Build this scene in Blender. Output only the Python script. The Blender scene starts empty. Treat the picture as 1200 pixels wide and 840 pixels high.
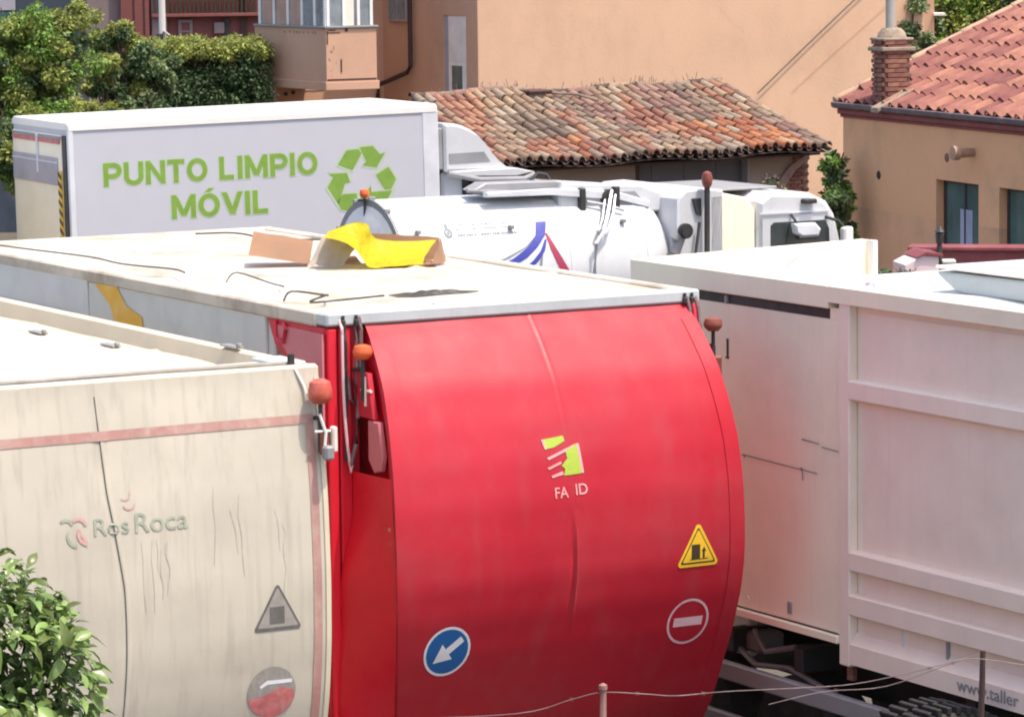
import bpy, bmesh, math, random
import numpy as np
from mathutils import Vector, Matrix, noise
random.seed(7)
S = bpy.context.scene
COL = S.collection
PI = math.pi
def R_(d): return math.radians(d)

# ------------------------------------------------------------------ camera
CAM_H = 5.63
pitch, roll = math.atan(500/4400), 0.012
fw = Vector((0, math.cos(pitch), -math.sin(pitch)))
r0 = Vector((1, 0, 0)); u0 = r0.cross(fw)
rt = r0*math.cos(roll) - u0*math.sin(roll)
up = r0*math.sin(roll) + u0*math.cos(roll)
cam_d = bpy.data.cameras.new('camera'); cam = bpy.data.objects.new('camera', cam_d); COL.objects.link(cam)
m3 = Matrix((rt, up, -fw)).transposed()
cam.matrix_world = Matrix.Translation((0, 0, CAM_H)) @ m3.to_4x4()
cam_d.lens = 132.0; cam_d.sensor_width = 36; cam_d.sensor_fit = 'HORIZONTAL'
cam_d.clip_start = 0.5; cam_d.clip_end = 3000
S.camera = cam

# ------------------------------------------------------------------ sky and sun
SUN_AZ, SUN_EL = R_(124), R_(68)
w = bpy.data.worlds.new('World'); S.world = w; w.use_nodes = True
sk = w.node_tree.nodes.new('ShaderNodeTexSky'); sk.sky_type = 'NISHITA'; sk.sun_disc = False
sk.dust_density = 4.0; sk.ozone_density = 0.6; sk.sun_elevation = SUN_EL; sk.sun_rotation = SUN_AZ
w.node_tree.links.new(sk.outputs[0], w.node_tree.nodes['Background'].inputs[0])
w.node_tree.nodes['Background'].inputs[1].default_value = 0.15
sd = Vector((math.sin(SUN_AZ)*math.cos(SUN_EL), math.cos(SUN_AZ)*math.cos(SUN_EL), math.sin(SUN_EL)))
ld = bpy.data.lights.new('sun', 'SUN'); ld.energy = 2.2; ld.angle = R_(0.53); ld.color = (1.0, 0.91, 0.78)
lo = bpy.data.objects.new('sun', ld); COL.objects.link(lo)
lo.rotation_euler = sd.to_track_quat('Z', 'Y').to_euler(); lo.location = (10, 0, 30)
S.view_settings.view_transform = 'Standard'; S.view_settings.look = 'None'
S.view_settings.exposure = 0.88; S.view_settings.gamma = 1.0
S.cycles.filter_width = 2.0

# ------------------------------------------------------------------ materials
MATS = {}
def mat(name, col, rough=0.6, metal=0.0, var=0.12, var_scale=3.0, dirt=None, dirt_amt=0.0, dirt_scale=1.5,
        streak=0.0, streak_scale=14.0, bump=0.02, bump_scale=40.0, wave=0.0, wave_scale=1.2, spec=0.5,
        island=0.0, objrand=0.0, trans=0.0, alpha=1.0, emit=None, sheen=0.0, rust=0.0):
    m = bpy.data.materials.new(name); m.use_nodes = True
    nt = m.node_tree; N = nt.nodes; Lk = nt.links
    b = N['Principled BSDF']
    b.inputs['Roughness'].default_value = rough; b.inputs['Metallic'].default_value = metal
    b.inputs['Specular IOR Level'].default_value = spec
    tc = N.new('ShaderNodeTexCoord')
    if sheen > 0:
        b.inputs['Sheen Weight'].default_value = sheen; b.inputs['Sheen Roughness'].default_value = 0.4; b.inputs['Sheen Tint'].default_value = (1, 0.75, 0.75, 1)
    def noise_n(scale, detail=4, src='Object', mp=None, rgh=0.55):
        n = N.new('ShaderNodeTexNoise'); n.inputs['Scale'].default_value = scale; n.inputs['Detail'].default_value = detail
        n.inputs['Roughness'].default_value = rgh
        if mp:
            k = N.new('ShaderNodeMapping'); k.inputs['Scale'].default_value = mp
            Lk.new(tc.outputs[src], k.inputs[0]); Lk.new(k.outputs[0], n.inputs[0])
        else: Lk.new(tc.outputs[src], n.inputs[0])
        return n.outputs[0]
    def ramp(src, lo_, hi_):
        r = N.new('ShaderNodeMapRange'); r.inputs[1].default_value = lo_; r.inputs[2].default_value = hi_
        Lk.new(src, r.inputs[0]); return r.outputs[0]
    def mul(a, f):
        k = N.new('ShaderNodeMath'); k.operation = 'MULTIPLY'; Lk.new(a, k.inputs[0]); k.inputs[1].default_value = f; return k.outputs[0]
    def mix(fac, ca, cb, mode='MIX'):
        k = N.new('ShaderNodeMix'); k.data_type = 'RGBA'; k.blend_type = mode
        if isinstance(fac, float): k.inputs[0].default_value = fac
        else: Lk.new(fac, k.inputs[0])
        for i, c in ((6, ca), (7, cb)):
            if isinstance(c, tuple): k.inputs[i].default_value = c + (1,) if len(c) == 3 else c
            else: Lk.new(c, k.inputs[i])
        return k.outputs[2]
    col = tuple(col)
    c = mix(ramp(noise_n(var_scale), 0.3, 0.7), tuple(x*(1-var) for x in col), tuple(min(1, x*(1+var)) for x in col))
    if dirt and dirt_amt > 0:
        f = mul(ramp(noise_n(dirt_scale, 8, rgh=0.7), 0.48, 0.75), dirt_amt); c = mix(f, c, dirt)
    if streak > 0:
        f = mul(ramp(noise_n(1.0, 5, mp=(streak_scale, streak_scale, 0.9)), 0.5, 0.72), streak); c = mix(f, c, dirt or (0.1, 0.09, 0.08))
    if rust > 0:
        f = mul(ramp(noise_n(7.0, 9, rgh=0.75), 0.66, 0.74), rust); c = mix(f, c, (0.22, 0.09, 0.045))
        f = mul(ramp(noise_n(1.0, 6, mp=(22, 22, 1.2)), 0.60, 0.72), rust*0.45); c = mix(f, c, (0.34, 0.22, 0.14))
    if island > 0 or objrand > 0:
        if island > 0:
            g = N.new('ShaderNodeNewGeometry'); rs = g.outputs['Random Per Island']; amt = island
        else:
            g = N.new('ShaderNodeObjectInfo'); rs = g.outputs['Random']; amt = objrand
        h = N.new('ShaderNodeHueSaturation'); Lk.new(c, h.inputs['Color'])
        r = N.new('ShaderNodeMapRange'); r.inputs[3].default_value = 1-amt; r.inputs[4].default_value = 1+amt*1.2
        Lk.new(rs, r.inputs[0]); Lk.new(r.outputs[0], h.inputs['Value'])
        r2 = N.new('ShaderNodeMapRange'); r2.inputs[3].default_value = 0.5-amt*0.05; r2.inputs[4].default_value = 0.5+amt*0.04
        Lk.new(rs, r2.inputs[0]); Lk.new(r2.outputs[0], h.inputs['Hue'])
        c = h.outputs[0]
    Lk.new(c, b.inputs['Base Color'])
    last = None
    if wave > 0:
        bp = N.new('ShaderNodeBump'); bp.inputs['Strength'].default_value = 1.0; bp.inputs['Distance'].default_value = wave
        Lk.new(noise_n(wave_scale, 2), bp.inputs['Height']); last = bp.outputs[0]
    if bump > 0:
        bp = N.new('ShaderNodeBump'); bp.inputs['Strength'].default_value = 0.6; bp.inputs['Distance'].default_value = bump*0.1
        Lk.new(noise_n(bump_scale, 6), bp.inputs['Height'])
        if last: Lk.new(last, bp.inputs['Normal'])
        last = bp.outputs[0]
    if last: Lk.new(last, b.inputs['Normal'])
    r = ramp(noise_n(var_scale*2.3, 5), 0.3, 0.7)
    rr = N.new('ShaderNodeMapRange'); rr.inputs[3].default_value = max(0.02, rough-0.08); rr.inputs[4].default_value = min(1, rough+0.12)
    Lk.new(r, rr.inputs[0]); Lk.new(rr.outputs[0], b.inputs['Roughness'])
    if trans > 0:
        tr = N.new('ShaderNodeBsdfTranslucent'); Lk.new(c, tr.inputs[0])
        ms = N.new('ShaderNodeMixShader'); ms.inputs[0].default_value = trans
        Lk.new(b.outputs[0], ms.inputs[1]); Lk.new(tr.outputs[0], ms.inputs[2])
        Lk.new(ms.outputs[0], N['Material Output'].inputs[0])
    MATS[name] = m
    return m
D = (0.16, 0.13, 0.10)
M = dict(
 red=mat('red paint', (0.46, 0.013, 0.030), 0.42, spec=0.4, sheen=0.10, var=0.07, var_scale=1.2, dirt=(0.36,0.075,0.08), dirt_amt=0.32, dirt_scale=1.6, streak=0.22, streak_scale=7, bump=0.004, wave=0.010, wave_scale=1.6),
 red_dark=mat('dull red paint', (0.60, 0.025, 0.05), 0.45, var=0.15, dirt=(0.25,0.05,0.05), dirt_amt=0.45, streak=0.25, wave=0.004),
 red_side=mat('shade brightened red paint', (0.74, 0.012, 0.035), 0.4, var=0.08, dirt=(0.4,0.05,0.06), dirt_amt=0.35, streak=0.12, streak_scale=8, wave=0.006, wave_scale=3),  # brighter copy of the one red; light painted onto the shaded tailgate side
 red_pale=mat('sun bleached pink red paint', (0.62, 0.20, 0.22), 0.5, var=0.12, dirt=(0.4,0.2,0.2), dirt_amt=0.4),
 steel=mat('pale grey blue steel', (0.50, 0.55, 0.56), 0.5, dirt=(0.25,0.24,0.22), dirt_amt=0.35, streak=0.1),
 side=mat('pale blue grey panel', (0.66, 0.66, 0.62), 0.55, dirt=(0.38,0.36,0.33), dirt_amt=0.35, streak=0.15, streak_scale=6, wave=0.004),
 side2=mat('light grey panel', (0.70, 0.71, 0.69), 0.55, dirt=(0.4,0.38,0.33), dirt_amt=0.3, wave=0.003),
 roof=mat('dusty off white roof', (0.62, 0.56, 0.47), 0.75, var=0.14, var_scale=1.2, dirt=(0.26,0.20,0.14), dirt_amt=1.0, dirt_scale=1.4, bump=0.05, wave=0.02, wave_scale=2.0),
 roof_cream=mat('dusty cream roof', (0.64, 0.56, 0.43), 0.7, var=0.08, dirt=(0.42,0.36,0.28), dirt_amt=0.5, dirt_scale=1.5, wave=0.012, wave_scale=2.0),
 cream=mat('grimy cream paint', (0.56, 0.51, 0.415), 0.55, var=0.07, var_scale=1.5, dirt=(0.33,0.29,0.24), dirt_amt=0.30, dirt_scale=1.2, streak=0.40, streak_scale=18, bump=0.01, wave=0.006, wave_scale=2.2),
 cream_clean=mat('plain cream paint', (0.68, 0.60, 0.44), 0.5, var=0.06, dirt=(0.5,0.42,0.3), dirt_amt=0.3, dirt_scale=2, bump=0.01, wave=0.004),
 pinkred=mat('faded red stripe', (0.44, 0.23, 0.20), 0.55, var=0.12, dirt=(0.6,0.5,0.4), dirt_amt=0.5, dirt_scale=8, streak=0.3),
 yellow_stripe=mat('ochre yellow stripe', (0.82, 0.46, 0.05), 0.55, var=0.12, dirt=(0.7,0.6,0.4), dirt_amt=0.5, dirt_scale=6),
 door=mat('warm white door paint', (0.92, 0.84, 0.66), 0.5, rust=0.16, var=0.03, dirt=(0.62,0.54,0.42), dirt_amt=0.3, dirt_scale=1.2, streak=0.05, bump=0.008, wave=0.004),
 pinkw=mat('chalky pinkish white paint', (0.90, 0.765, 0.65), 0.55, rust=0.14, var=0.04, dirt=(0.66,0.53,0.46), dirt_amt=0.35, dirt_scale=1.0, streak=0.06, bump=0.01, wave=0.012, wave_scale=1.6),
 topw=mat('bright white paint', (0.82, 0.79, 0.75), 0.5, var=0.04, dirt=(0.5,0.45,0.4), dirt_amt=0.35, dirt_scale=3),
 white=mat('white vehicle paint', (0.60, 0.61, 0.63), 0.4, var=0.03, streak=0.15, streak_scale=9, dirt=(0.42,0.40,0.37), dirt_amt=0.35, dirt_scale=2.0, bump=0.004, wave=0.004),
 boxside=mat('shade tinted white box panel', (0.51, 0.51, 0.555), 0.5, var=0.02, dirt=(0.5,0.5,0.52), dirt_amt=0.2, dirt_scale=1, bump=0.003),  # bluish shade of the white box side is put into this base colour
 trim=mat('light grey trim', (0.66, 0.67, 0.70), 0.45, dirt=D, dirt_amt=0.1),
 grey=mat('mid grey metal', (0.28, 0.28, 0.29), 0.5, dirt=D, dirt_amt=0.4),
 greyp=mat('plain grey band', (0.40, 0.38, 0.42), 0.6, dirt=D, dirt_amt=0.15),
 dark=mat('dark grimy metal', (0.035, 0.034, 0.034), 0.55, dirt=(0.12,0.1,0.08), dirt_amt=0.4),
 rubber=mat('black rubber', (0.022, 0.022, 0.023), 0.7, dirt=(0.1,0.09,0.07), dirt_amt=0.5, dirt_scale=6),
 hose=mat('worn hose with pale dust', (0.16, 0.10, 0.10), 0.45, dirt=(0.5,0.4,0.38), dirt_amt=0.5, dirt_scale=8),
 orange=mat('orange beacon lens', (0.72, 0.13, 0.04), 0.3, var=0.2, var_scale=10),
 beaconred=mat('red beacon lens', (0.55, 0.10, 0.06), 0.35, var=0.25, var_scale=10, dirt=(0.4,0.3,0.3), dirt_amt=0.4, dirt_scale=10),
 beaconbrown=mat('sun browned beacon lens', (0.24, 0.07, 0.045), 0.45, var=0.25, var_scale=10),
 lime=mat('lime green print', (0.36, 0.48, 0.05), 0.5, var=0.08),
 limey=mat('pale yellow print', (0.75, 0.72, 0.12), 0.5, var=0.08),
 pinkprint=mat('worn pink print', (0.72, 0.33, 0.33), 0.5, var=0.2, var_scale=20),
 green=mat('leaf green lettering', (0.20, 0.34, 0.05), 0.5, var=0.1, var_scale=6),
 greenp=mat('pale green outline', (0.46, 0.54, 0.38), 0.5, var=0.06),
 fadegreen=mat('faded grey green lettering', (0.37, 0.40, 0.31), 0.6, var=0.2, var_scale=30),
 fadepink=mat('faded pink logo print', (0.60, 0.36, 0.32), 0.6, var=0.1, var_scale=30),
 signblue=mat('sign blue', (0.012, 0.12, 0.36), 0.45, var=0.1),
 signwhite=mat('sign white', (0.78, 0.78, 0.80), 0.5, var=0.05),
 signpink=mat('pinkish white reflective tape', (0.80, 0.52, 0.55), 0.45, var=0.05),
 signyellow=mat('sign yellow', (0.85, 0.52, 0.03), 0.45, var=0.08),
 signblack=mat('sign black', (0.05, 0.04, 0.02), 0.5),
 signgrey=mat('weathered grey sticker', (0.33, 0.30, 0.27), 0.6, var=0.12, var_scale=20, streak=0.4, streak_scale=60, dirt=(0.2,0.18,0.16)),
 signgrey2=mat('weathered dark outline', (0.13, 0.12, 0.11), 0.6, var=0.2, var_scale=20),
 scratch=mat('soft grey scratch', (0.46, 0.41, 0.34), 0.6, var=0.2, var_scale=20),
 signred=mat('worn sticker red', (0.52, 0.14, 0.14), 0.55, var=0.15, var_scale=15, dirt=(0.6,0.45,0.4), dirt_amt=0.5, dirt_scale=12),
 blue=mat('blue print', (0.035, 0.045, 0.30), 0.5, var=0.1), crimson=mat('crimson print', (0.34, 0.03, 0.08), 0.5, var=0.1),
 paleblue=mat('pale violet print', (0.45, 0.42, 0.62), 0.5), printgrey=mat('grey small print', (0.20, 0.22, 0.24), 0.6),
 glass=mat('dark vehicle glass', (0.05, 0.06, 0.06), 0.08, var=0.3, bump=0),
 tealglass=mat('dark teal window glass', (0.05, 0.13, 0.125), 0.12, var=0.35, var_scale=2, bump=0),
 curtain=mat('pale blue curtain', (0.38, 0.42, 0.55), 0.8, streak=0.4, streak_scale=20, dirt=(0.15,0.18,0.28)),
 cardboard=mat('plain brown cardboard', (0.50, 0.31, 0.20), 0.8, var=0.08, bump=0.02), cardboard2=mat('printed pale cardboard', (0.62, 0.56, 0.50), 0.8, dirt=(0.35,0.3,0.32), dirt_amt=0.6, dirt_scale=8),
 yellow=mat('bright yellow sheet', (0.74, 0.64, 0.02), 0.55, var=0.06, wave=0.03, wave_scale=9),
 tar=mat('black tarry rag', (0.05, 0.045, 0.04), 0.8, dirt=(0.3,0.27,0.22), dirt_amt=0.5, dirt_scale=10),
 render=mat('pale salmon render', (0.64, 0.41, 0.27), 0.85, var=0.05, var_scale=0.6, dirt=(0.46,0.29,0.19), dirt_amt=0.55, dirt_scale=0.5, streak=0.22, streak_scale=2.5, bump=0.05, bump_scale=20),
 render2=mat('deeper salmon render', (0.62, 0.37, 0.25), 0.85, var=0.06, var_scale=1, dirt=(0.38,0.25,0.18), dirt_amt=0.35, dirt_scale=1.2, streak=0.12, streak_scale=4, bump=0.05, bump_scale=20),  # slightly deeper salmon for the side walls, balcony, ledge and cracks
 render3=mat('ochre render', (0.84, 0.455, 0.245), 0.85, var=0.05, var_scale=0.8, dirt=(0.40,0.26,0.17), dirt_amt=0.5, dirt_scale=0.7, bump=0.06, bump_scale=20),
 render3b=mat('dusty brown plinth render', (0.78, 0.43, 0.24), 0.85, var=0.06, dirt=(0.32,0.24,0.17), dirt_amt=0.5, dirt_scale=1, bump=0.05),
 maroon=mat('maroon cornice paint', (0.24, 0.055, 0.06), 0.6, var=0.12, dirt=(0.35,0.16,0.15), dirt_amt=0.4, dirt_scale=4),
 gutter=mat('dark purple grey gutter', (0.12, 0.09, 0.10), 0.55, var=0.2, dirt=(0.25,0.22,0.22), dirt_amt=0.4, dirt_scale=6),
 pipe=mat('brown downpipe', (0.06, 0.03, 0.028), 0.5), housetile=mat('dusty red roof tile', (0.245, 0.092, 0.068), 0.8, var=0.12, var_scale=5, dirt=(0.40,0.20,0.15), dirt_amt=0.5, dirt_scale=6, objrand=0.28, bump=0.08, bump_scale=30),
 verge=mat('weathered pale verge tile', (0.50, 0.33, 0.22), 0.85, var=0.2, var_scale=6, objrand=0.12),
 brick=mat('weathered red brick', (0.24, 0.10, 0.07), 0.9, var=0.2, var_scale=12, dirt=(0.4,0.3,0.24), dirt_amt=0.4, dirt_scale=8, objrand=0.25, bump=0.1),
 mortar=mat('grey brown mortar', (0.26, 0.19, 0.15), 0.95, var=0.15, bump=0.1),
 shedwall=mat('dirty brown grey render', (0.36, 0.28, 0.23), 0.9, var=0.12, var_scale=1.5, dirt=(0.16,0.12,0.1), dirt_amt=0.5, bump=0.08),
 shedpink=mat('patched pale pink plaster', (0.34, 0.22, 0.19), 0.9, var=0.2, var_scale=8, dirt=(0.25,0.15,0.12), dirt_amt=0.6, dirt_scale=8, bump=0.1),
 sheddoor=mat('slate grey sliding door', (0.13, 0.13, 0.15), 0.6, var=0.08, streak=0.15, dirt=(0.08,0.08,0.09)),
 cable=mat('dark cable', (0.06, 0.055, 0.055), 0.6), cablepale=mat('pale grey conduit', (0.30, 0.28, 0.26), 0.6, var=0.2, var_scale=10),
 chrome=mat('dull bare aluminium', (0.62, 0.62, 0.64), 0.3, metal=0.85),
 stonecap=mat('lichened grey stone cap', (0.32, 0.25, 0.19), 0.9, var=0.25, var_scale=14, bump=0.1), pvc=mat('pale grey pipe', (0.42, 0.41, 0.37), 0.5),
 pinkwall=mat('pale pink whitewash', (0.78, 0.60, 0.60), 0.85, var=0.05, dirt=(0.6,0.45,0.45), dirt_amt=0.3),
 ground=mat('dusty yard ground', (0.10, 0.085, 0.065), 0.9, var=0.2, var_scale=0.8, dirt=(0.12,0.10,0.08), dirt_amt=0.7, dirt_scale=0.5, bump=0.3, bump_scale=30),
 leaf_y=mat('yellow green leaves', (0.34, 0.37, 0.10), 0.5, var=0.3, var_scale=1.5, island=0.5, trans=0.42, bump=0), leaf_o=mat('olive grey green leaves', (0.19, 0.25, 0.11), 0.5, var=0.3, var_scale=1.5, island=0.6, trans=0.4, bump=0),
 leaf_d=mat('dark green leaves', (0.09, 0.14, 0.055), 0.5, var=0.3, var_scale=2, island=0.5, trans=0.2, bump=0), leaf_g=mat('fresh green leaves', (0.17, 0.27, 0.05), 0.5, var=0.25, var_scale=1.5, island=0.5, trans=0.3, bump=0),
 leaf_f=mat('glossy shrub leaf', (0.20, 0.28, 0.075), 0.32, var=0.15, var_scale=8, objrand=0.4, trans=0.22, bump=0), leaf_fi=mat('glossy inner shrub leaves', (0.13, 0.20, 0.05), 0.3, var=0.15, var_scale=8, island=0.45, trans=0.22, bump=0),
 bark=mat('brown bark', (0.10, 0.07, 0.05), 0.9, var=0.3, var_scale=10, bump=0.2), drybush=mat('dry brown twigs', (0.14, 0.09, 0.08), 0.9, island=0.5, bump=0),
 redwall=mat('deep red brick wall', (0.225, 0.075, 0.07), 0.85, var=0.1, var_scale=2, dirt=(0.3,0.14,0.12), dirt_amt=0.3, dirt_scale=3), bluedark=mat('dark blue slate facade', (0.045, 0.06, 0.085), 0.7, var=0.2),
 greywall=mat('pinkish grey render', (0.27, 0.21, 0.215), 0.85, var=0.08), wframe=mat('off white window frame', (0.85, 0.83, 0.80), 0.5), shutter=mat('white roller shutter', (0.80, 0.76, 0.72), 0.5),
 balglass=mat('reflective bluish balcony glass', (0.22, 0.25, 0.27), 0.25, var=0.35, var_scale=3, bump=0), balcurt=mat('striped salmon curtain', (0.50, 0.32, 0.26), 0.8, streak=0.6, streak_scale=10, dirt=(0.3,0.2,0.18)),
 rust=mat('rusty red brown iron', (0.22, 0.10, 0.075), 0.75, var=0.3, var_scale=20), postpink=mat('weathered pinkish post', (0.33, 0.17, 0.15), 0.8, var=0.25, var_scale=15),
)
TILE_COLS = dict(buff=(0.37,0.25,0.165), grey=(0.26,0.185,0.135), pale=(0.38,0.29,0.215), terra=(0.38,0.18,0.115), orange=(0.44,0.17,0.08), dark=(0.09,0.06,0.05), rose=(0.31,0.18,0.14))
for k, v in TILE_COLS.items():
    M['t_'+k] = mat('old %s clay tile' % k, tuple(c*0.86 for c in v), 0.9, var=0.3, var_scale=9, dirt=(0.10,0.08,0.06), dirt_amt=0.7, dirt_scale=7, objrand=0.22, bump=0.12, bump_scale=25)

# ------------------------------------------------------------------ mesh helpers
def tag(o, label=None, cat=None, group=None, kind=None):
    if label: o['label'] = label
    if cat: o['category'] = cat
    if group: o['group'] = group
    if kind: o['kind'] = kind
    return o
def thing(name, label, cat, loc=(0,0,0), rz=0.0, group=None, matrix=None):
    o = bpy.data.objects.new(name, None); COL.objects.link(o); o.empty_display_size = 0.3
    if matrix is not None: o.matrix_world = matrix
    else: o.location = loc; o.rotation_euler = (0, 0, rz)
    return tag(o, label, cat, group)
def link(name, me, parent=None, matrix=None):
    o = bpy.data.objects.new(name, me); COL.objects.link(o)
    if parent: o.parent = parent
    if matrix is not None: o.matrix_local = matrix
    return o
class MB:
    def __init__(s): s.bm = bmesh.new(); s.mi = 0
    def _new(s, vs, fs):
        V = [s.bm.verts.new(v) for v in vs]; out = []
        for f in fs:
            try:
                q = s.bm.faces.new([V[i] for i in f]); q.material_index = s.mi; out.append(q)
            except ValueError: pass
        return V, out
    def box(s, x0, x1, y0, y1, z0, z1, bev=0.0, M4=None, seg=1):
        vs = [(x, y, z) for x in (x0, x1) for y in (y0, y1) for z in (z0, z1)]
        fs = [(0,1,3,2), (4,6,7,5), (0,4,5,1), (2,3,7,6), (0,2,6,4), (1,5,7,3)]
        V, F = s._new(vs, fs)
        if bev > 0:
            ed = set(e for f in F for e in f.edges)
            r = bmesh.ops.bevel(s.bm, geom=list(ed), offset=bev, segments=seg, affect='EDGES', profile=0.5)
            for f in r['faces']: f.material_index = s.mi
            if M4 is not None:
                V = list(set(v for f in r['faces'] for v in f.verts))
        if M4 is not None:
            for v in V: v.co = M4 @ v.co
        return s
    def prism(s, poly, axis, a0, a1, bev=0.0):
        f = {'x': lambda p, a: (a, p[0], p[1]), 'y': lambda p, a: (p[0], a, p[1]), 'z': lambda p, a: (p[0], p[1], a)}[axis]
        n = len(poly)
        vs = [f(p, a0) for p in poly] + [f(p, a1) for p in poly]
        fs = [tuple(range(n)), tuple(range(2*n-1, n-1, -1))] + [(i, i+n, (i+1) % n+n, (i+1) % n) for i in range(n)]
        V, F = s._new(vs, fs)
        if bev > 0:
            ed = set(e for q in F[:2] for e in q.edges)
            r = bmesh.ops.bevel(s.bm, geom=list(ed), offset=bev, segments=1, affect='EDGES')
            for q in r['faces']: q.material_index = s.mi
        return s
    def tube(s, pts, r, n=8, caps=True):
        pts = [Vector(p) for p in pts]; rs = r if isinstance(r, (list, tuple)) else [r]*len(pts)
        rings = []; ref = Vector((0, 0, 1))
        for i, p in enumerate(pts):
            t = (pts[min(i+1, len(pts)-1)] - pts[max(i-1, 0)]).normalized()
            a = t.cross(ref)
            if a.length < 0.15: a = t.cross(Vector((1, 0, 0)))
            a.normalize(); b = a.cross(t).normalized()
            rings.append([s.bm.verts.new(p + (a*math.cos(2*PI*k/n) + b*math.sin(2*PI*k/n))*rs[i]) for k in range(n)])
        for i in range(len(rings)-1):
            for k in range(n):
                q = s.bm.faces.new((rings[i][k], rings[i][(k+1) % n], rings[i+1][(k+1) % n], rings[i+1][k])); q.material_index = s.mi
        if caps:
            for ring in (rings[0], rings[-1][::-1]):
                q = s.bm.faces.new(ring[::-1]); q.material_index = s.mi
        return s
    def lathe(s, prof, o=(0,0,0), axis='z', n=16):
        o = Vector(o)
        def P(r, h, a):
            c, d = r*math.cos(a), r*math.sin(a)
            return o + {'z': Vector((c, d, h)), 'x': Vector((h, c, d)), 'y': Vector((c, h, d))}[axis]
        rings = [[s.bm.verts.new(P(max(r, 1e-4), h, 2*PI*k/n)) for k in range(n)] for r, h in prof]
        for i in range(len(rings)-1):
            for k in range(n):
                q = s.bm.faces.new((rings[i][k], rings[i][(k+1) % n], rings[i+1][(k+1) % n], rings[i+1][k])); q.material_index = s.mi
        for ring in (rings[0], rings[-1]):
            q = s.bm.faces.new(ring); q.material_index = s.mi
        return s
    def grid(s, fn, nu, nv):
        V = [[s.bm.verts.new(fn(i/nu, j/nv)) for j in range(nv+1)] for i in range(nu+1)]
        for i in range(nu):
            for j in range(nv):
                q = s.bm.faces.new((V[i][j], V[i+1][j], V[i+1][j+1], V[i][j+1])); q.material_index = s.mi
        return s
    def quad(s, a, b, c, d): s._new([a, b, c, d], [(0, 1, 2, 3)]); return s
    def mesh(s, name, mats, smooth=35, recalc=True):
        if recalc: bmesh.ops.recalc_face_normals(s.bm, faces=s.bm.faces)
        me = bpy.data.meshes.new(name); s.bm.to_mesh(me); s.bm.free()
        for m in (mats if isinstance(mats, (list, tuple)) else [mats]): me.materials.append(m)
        if smooth:
            me.polygons.foreach_set('use_smooth', [True]*len(me.polygons)); me.set_sharp_from_angle(angle=R_(smooth))
        return me
    def build(s, name, mats, parent=None, label=None, kind=None, smooth=35, recalc=True, matrix=None):
        o = link(name, s.mesh(name, mats, smooth, recalc), parent, matrix)
        if label: o['label'] = label
        if kind: o['kind'] = kind
        return o
# ---- flat print, laid on a surface given by fmap(u, v, offset)
def decal(name, loops, fmap, m, parent, off=0.003, cut=0.04, label=None):
    bm = bmesh.new()
    for lp in loops:
        vs = [bm.verts.new((p[0], p[1], 0)) for p in lp]; bm.faces.new(vs)
    return _decal(bm, name, fmap, m, parent, off, cut, label)
def _decal(bm, name, fmap, m, parent, off, cut, label):
    bmesh.ops.triangulate(bm, faces=bm.faces)
    if cut:
        xa = min(v.co.x for v in bm.verts); xb = max(v.co.x for v in bm.verts); st = max(cut, (xb-xa)/40); k = xa+st
        while k < xb:
            bmesh.ops.bisect_plane(bm, geom=bm.verts[:]+bm.edges[:]+bm.faces[:], plane_co=(k, 0, 0), plane_no=(1, 0, 0)); k += st
    lo_ = min(v.co.y for v in bm.verts); hi = max(v.co.y for v in bm.verts)
    if cut:
        k = lo_ + cut
        while k < hi:
            bmesh.ops.bisect_plane(bm, geom=bm.verts[:]+bm.edges[:]+bm.faces[:], plane_co=(0, k, 0), plane_no=(0, 1, 0)); k += cut
    for v in bm.verts: v.co = fmap(v.co.x, v.co.y, off)
    me = bpy.data.meshes.new(name); bm.to_mesh(me); bm.free(); me.materials.append(m)
    o = link(name, me, parent)
    if label: o['label'] = label
    return o
def text_decal(name, txt, box_, fmap, m, parent, off=0.003, bold=0.0, cut=0.04, label=None, slant=0.0, space=1.0):
    cu = bpy.data.curves.new('tmp', 'FONT'); cu.body = txt; cu.offset = bold; cu.space_character = space
    ob = bpy.data.objects.new('tmp', cu); COL.objects.link(ob); bpy.context.view_layer.update()
    me = bpy.data.meshes.new_from_object(ob.evaluated_get(bpy.context.evaluated_depsgraph_get()))
    bpy.data.objects.remove(ob); bpy.data.curves.remove(cu)
    bm = bmesh.new(); bm.from_mesh(me); bpy.data.meshes.remove(me)
    xs = [v.co.x for v in bm.verts]; ys = [v.co.y for v in bm.verts]
    x0, x1, y0, y1 = min(xs), max(xs), min(ys), max(ys); u0_, u1_, v0_, v1_ = box_
    for v in bm.verts:
        fy = (v.co.y-y0)/(y1-y0)
        v.co = Vector((u0_+(v.co.x-x0)/(x1-x0)*(u1_-u0_) + slant*fy, v0_+fy*(v1_-v0_), 0))
    return _decal(bm, name, fmap, m, parent, off, cut, label)
def circ(cx, cy, r, n=32, sq=1.0): return [(cx+r*math.cos(2*PI*k/n), cy+r*sq*math.sin(2*PI*k/n)) for k in range(n)]
def ringl(cx, cy, r0_, r1_, n=32):
    o = circ(cx, cy, r1_, n); i = circ(cx, cy, r0_, n)
    return [[o[k], o[(k+1) % n], i[(k+1) % n], i[k]] for k in range(n)]
def arc_stroke(cx, cy, r, wd, a0, a1, n=10, sx=1.0):
    out = []
    for k in range(n):
        a, b = R_(a0+(a1-a0)*k/n), R_(a0+(a1-a0)*(k+1)/n)
        out.append([(cx+sx*(r-wd/2)*math.cos(a), cy+(r-wd/2)*math.sin(a)), (cx+sx*(r+wd/2)*math.cos(a), cy+(r+wd/2)*math.sin(a)),
                    (cx+sx*(r+wd/2)*math.cos(b), cy+(r+wd/2)*math.sin(b)), (cx+sx*(r-wd/2)*math.cos(b), cy+(r-wd/2)*math.sin(b))])
    return out
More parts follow.
